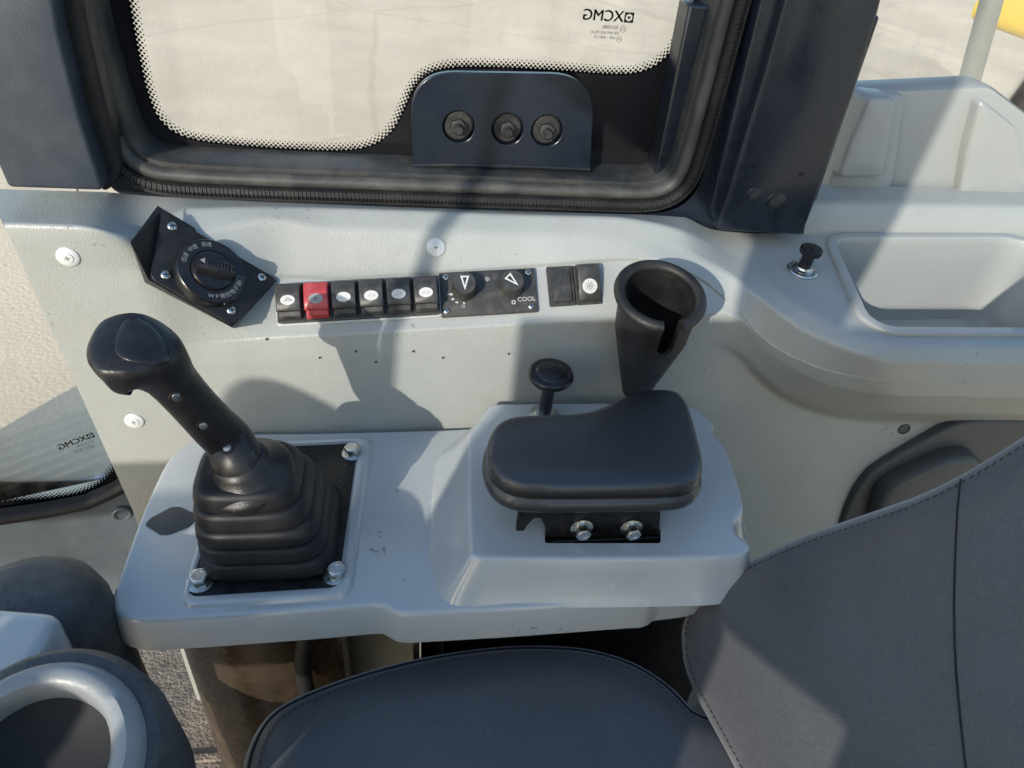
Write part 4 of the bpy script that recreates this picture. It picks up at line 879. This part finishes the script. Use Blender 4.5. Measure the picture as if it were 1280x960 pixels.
# ------------------------------------------------------------------ seat
seat = thing('driver_seat', 'dark grey stitched vinyl driver seat with backrest at lower right', 'seat', (.12,.15,FL))
ZS = 1.925
sc0 = [(300,985),(305,945),(320,908),(345,880),(400,855),(470,832),(540,816),(610,806),(660,803),(720,805),(765,814),(805,830),(845,858),(880,900)]
s2 = [PZ(*p, ZS)[:2] for p in sc0]+[A([.40,.30]), A([.43,.05]), A([.38,-.08]), A([.12,-.12]), A([-.08,-.08]), A([-.145,.10])]
s2 = ccw(smoothpoly(s2, 200, 2))
rs = []
for d, z in ((.045,-.16),(.012,-.15),(.0,-.12),(-.004,-.06),(-.003,-.02),(-.001,-.006),(.003,-.0015),(.0045,-.003),(.006,-.001),(.012,.004),(.025,.0095),(.05,.014),(.09,.015)): rs.append([WORLD(*q, ZS+z) for q in inset(s2, d)])
v, f = rings(rs, True, True, True); cu = obj('cushion', v, f, 'vinyl', seat, 70)
v, f = tube([WORLD(*q, ZS-.002) for q in inset(s2, .0042)]+[WORLD(*inset(s2, .0042)[0], ZS-.002)], .0012, 6, False); obj('seam_piping', v, f, 'seam', cu, 60)
def stitches(line, parent, step=.0058, ln=.0038, r=.0006, n_=A([0,0,1])):
    g = G(); d = resample(line, max(3, int(sum(np.linalg.norm(line[i+1]-line[i]) for i in range(len(line)-1))/step)))
    for i in range(len(d)-1):
        t_ = nrm(d[i+1]-d[i]); sd_ = nrm(np.cross(n_, t_)); g.add(*tube([d[i]-sd_*.0004, d[i]+t_*ln*.5+n_*.0003, d[i]+t_*ln+sd_*.0004], [r*.6, r, r*.6], 5))
    o = obj('stitching', g.v, g.f, 'thread', parent, 60); o['kind'] = 'stuff'
stl = [WORLD(*q, ZS+.0052) for q in inset(s2, .0135)]; stitches(stl, cu)
g = G(); g.add(*box(WORLD, -.02, .34, -.02, .34, FL, ZS-.14)); obj('seat_base', g.v, g.f, 'bracket', seat, bevel=.01)
# backrest
ba = A([.262,.375,1.945]); vb = nrm((.50,-.04,.865)); ub = A([0,-1,0.]); nb = nrm(np.cross(ub, vb)); nb = nb if nb[0] < 0 else -nb
KB = Fr(ba, ub, vb); KB.z = nb
bpx = [(846,806),(846,782),(855,760),(878,734),(915,706),(960,682),(1010,661),(1080,637),(1150,612),(1215,577),(1290,528)]
b2 = [KB.at(*p) for p in bpx]
b2 += [A([.02,.50]), A([.12,.60]), A([.36,.60]), A([.45,.45]), A([.47,.10]), A([.42,-.02])]
b2 += [KB.at(*p) for p in ((935,1010),(908,955),(880,903),(858,860),(848,830))]
b2 = ccw(smoothpoly(b2, 220, 1)); rs = []
sgn = 1 if np.dot(np.cross(KB.x, KB.y), KB.z) > 0 else -1
for d, z in ((.03,-.14),(.005,-.12),(-.008,-.09),(-.009,-.05),(-.0065,-.028),(-.002,-.012),(.004,-.003),(.0095,.002),(.020,.0075),(.035,.012),(.06,.016),(.10,.018),(.14,.018)): rs.append([KB(*q, z) for q in inset(b2, d)])
v, f = rings(rs, True, True, True); bk = obj('backrest', v, f, 'vinyl', seat, 70)
stitches([KB(*q, .0068) for q in inset(b2, .017)][:], bk, n_=nb)
sm = [KB.at(*p) for p in ((1200,560),(1198,600),(1196,650),(1194,720),(1193,790),(1192,830))]
def bsurf(q, extra=0):
    bmx = None; return KB(*q, .0135+extra)
seam_l = resample(smoothpoly(sm, 40, 2, False), 40)
bmb = bmesh.new(); bmb.from_mesh(bk.data); tb = BVHTree.FromBMesh(bmb)
def onback(px, py, up=.0):
    d = ray(px, py); h = tb.ray_cast(Vector(CAM-BASE[seat]), Vector(d)); return A(h[0])+BASE[seat]+nb*up if h[0] else None
for ln_, rr_ in (((1205,578),(1198,620),(1194,690),(1192,780),(1197,870),(1212,1000)), .0007),:
    pt = [onback(*p, .0004) for p in resample(smoothpoly(ln_, 60, 1, False), 60)]; pt = [p for p in pt if p is not None]
    if len(pt) > 3: v, f = tube(pt, rr_, 6); obj('seam', v, f, 'seam', bk, 60)
bmb.free()

# ------------------------------------------------------------------ moulded cover behind the seat
wa = thing('belt_reel_cover', 'dark grey arched moulding between the seat back and side trim', 'moulding', PY(1150,640,.60))
def arch(name, pix, y, prof, mat):
    fr = Fr((0,y,0), (1,0,0), (0,0,1)); q = ccw([fr.at(*p) for p in pix]); q = resample(rpoly(q, .02, 5), 90, True); v, f = rings([[fr(*a, z) for a in inset(q, d)] for d, z in prof], True, False, True); return obj(name, v, f, mat, wa, 50)
arch('back_shell', [(1048,650),(1065,610),(1085,585),(1110,570),(1195,522),(1420,518),(1420,760),(1040,760)], .632, [(0,-.01),(0,.004),(.002,.007),(.006,.008)], 'greycover')
arch('arched_face', [(1075,680),(1095,605),(1130,585),(1180,562),(1210,560),(1226,578),(1240,620),(1300,760),(1060,760)], .618, [(0,-.01),(0,.010),(.004,.016),(.012,.018)], 'greycover')

# ------------------------------------------------------------------ steering column at lower left
stc = thing('steering_column', 'charcoal steering column with light ring collar at lower left edge', 'steering column', PZ(20,960,FL))
dcn = PY(28,742,.40); DFc = Fr(dcn, (1,0,0), (0,1,0))
rs = []
for h, r in ((-.20,.060),(-.10,.060),(-.03,.058),(-.012,.053),(-.002,.043),(.004,.028),(.006,.01)): rs.append([dcn+A([r*math.cos(a)*1.0, r*math.sin(a)*.9, h]) for a in np.linspace(0, 2*math.pi, 49)[:-1]])
v, f = rings(rs, True, True, True); obj('shroud', v, f, 'column', stc, 60)
rc = PY(36,958,.22); rn = nrm((.15,-.30,1)); RCF = Fr(rc, (1,0,0), np.cross(rn, (1,0,0))); RCF.z = rn; RCF.y = nrm(np.cross(rn, RCF.x))
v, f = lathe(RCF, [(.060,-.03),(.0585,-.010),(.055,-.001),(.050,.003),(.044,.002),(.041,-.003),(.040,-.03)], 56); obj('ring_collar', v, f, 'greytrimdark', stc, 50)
v, f = lathe(RCF, [(.074,-.16),(.073,-.05),(.070,-.022),(.065,-.014),(.0585,-.013)], 56); obj('outer_shade_ring', v, f, 'column', stc, 50)  # dark ring added as the shading outside the light collar
v, f = lathe(RCF, [(.0405,-.02),(.036,-.024),(.02,-.03)], 40, False, True); obj('boot', v, f, 'seam', stc, 50)
g = G(); sh = PY(2,800,.34); g.add(*slab(Fr(sh, (1,-.15,0), (.15,1,0)), rpoly([(-.09,-.045),(.030,-.045),(.030,.028),(-.09,.028)], .016, 4), -.05, 0, .010, 4)); obj('dash_cover', g.v, g.f, 'shell', stc, 50)
v, f = tube([dcn+A([0,0,-.19]), (dcn+rc)/2+A([-.02,0,-.25]), A([rc[0]-.02, rc[1]+.1, FL])], .045, 20); obj('column_tube', v, f, 'column', stc, 60)

# ------------------------------------------------------------------ unseen panels added behind the camera, shaped to throw the shade
shading = thing('added_shade_panels', 'unseen door side of the cab behind the viewpoint', 'shade blocker', (-.5,-.5,FL))
def lit(x0, x1, z0, z1, name, y=-.5, th=.04):      # one added panel of the door side, given by where its shade reaches the far trim
    k = .64-y; g = G(); g.add(*box(WORLD, x0-k*.6885, x1-k*.6885, y-th, y, z0+k*.4908, z1+k*.4908)); return obj(name, g.v, g.f, 'trim', shading, bevel=.006)
kk = .64+.5; pq = [A([x-kk*.6885, z+kk*.4908]) for x, z in ((.345,2.146),(.445,2.146),(.47,2.30),(.50,2.75),(-.03,2.75),(-.02,2.45),(.20,2.31),(.325,2.235))]
v, f = slab(Fr((0,-.5,0), (1,0,0), (0,0,1)), ccw(pq), 0, .04, .004); obj('blocker_post', v, f, 'trim', shading, 30)
pq = smoothpoly([A([x-kk*.6885, z+kk*.4908]) for x, z in ((-.168,1.95),(-.172,2.02),(-.140,2.052),(-.095,2.040),(-.050,2.005),(-.03,1.95))], 40, 2); v, f = slab(Fr((0,-.46,0), (1,0,0), (0,0,1)), ccw(pq), 0, .03, .004); obj('shadow_lobe_block', v, f, 'black', shading, 30)  # block added only to cast the shadow lobe next to the joystick's
v, f = tube([A([x-kk*.6885, -.52, z+kk*.4908]) for x, z in ((.02,2.50),(-.012,2.40),(-.030,2.22),(-.045,1.94))], .009, 10); obj('shadow_bar', v, f, 'trim', shading, 60)  # tube added to cast a thin slanting shadow on the trim
lit(.110, .95, 1.875, 2.143, 'blocker_mid')
lit(.125, .445, 1.25, 1.874, 'blocker_low')
lit(.580, .95, 1.25, 1.874, 'blocker_rear')
lit(-.70, -.128, 1.77, 1.955, 'blocker_front')
lit(-.098, .042, 1.77, 1.955, 'blocker_front')
# unseen wheel added ahead of the cab to shade the yard
wh = thing('added_shade_wheel', 'large black tyre, unseen, added ahead of the cab to shade the yard', 'wheel', (-2.15,1.55,0))
wfr = Fr((-2.15,1.55,.72), (1,0,0), (0,0,1))
v, f = lathe(wfr, [(.40,-.20),(.62,-.22),(.70,-.17),(.72,-.08),(.72,.08),(.70,.17),(.62,.22),(.40,.20)], 48); obj('tyre', v, f, 'tyre', wh, 40)
v, f = lathe(wfr, [(.40,-.19),(.38,-.10),(.12,-.06),(.10,.0),(.12,.06),(.38,.10),(.40,.19)], 32, True, True); obj('rim', v, f, 'yellow', wh, 40)
# yellow fender seen at the very edge of the rear window
fp = PY(1382,5,2.4); yf = thing('rear_fender', 'yellow painted fender edge outside at the upper right corner', 'fender', fp)
v, f = slab(Fr(fp, (1,0,0), (0,0,1)), rpoly([(-.10,-.16),(.9,-.20),(.9,.12),(-.02,.10)], .08, 6), -.5, 0, .04, 4); obj('fender_shell', v, f, 'yellow', yf, 50)
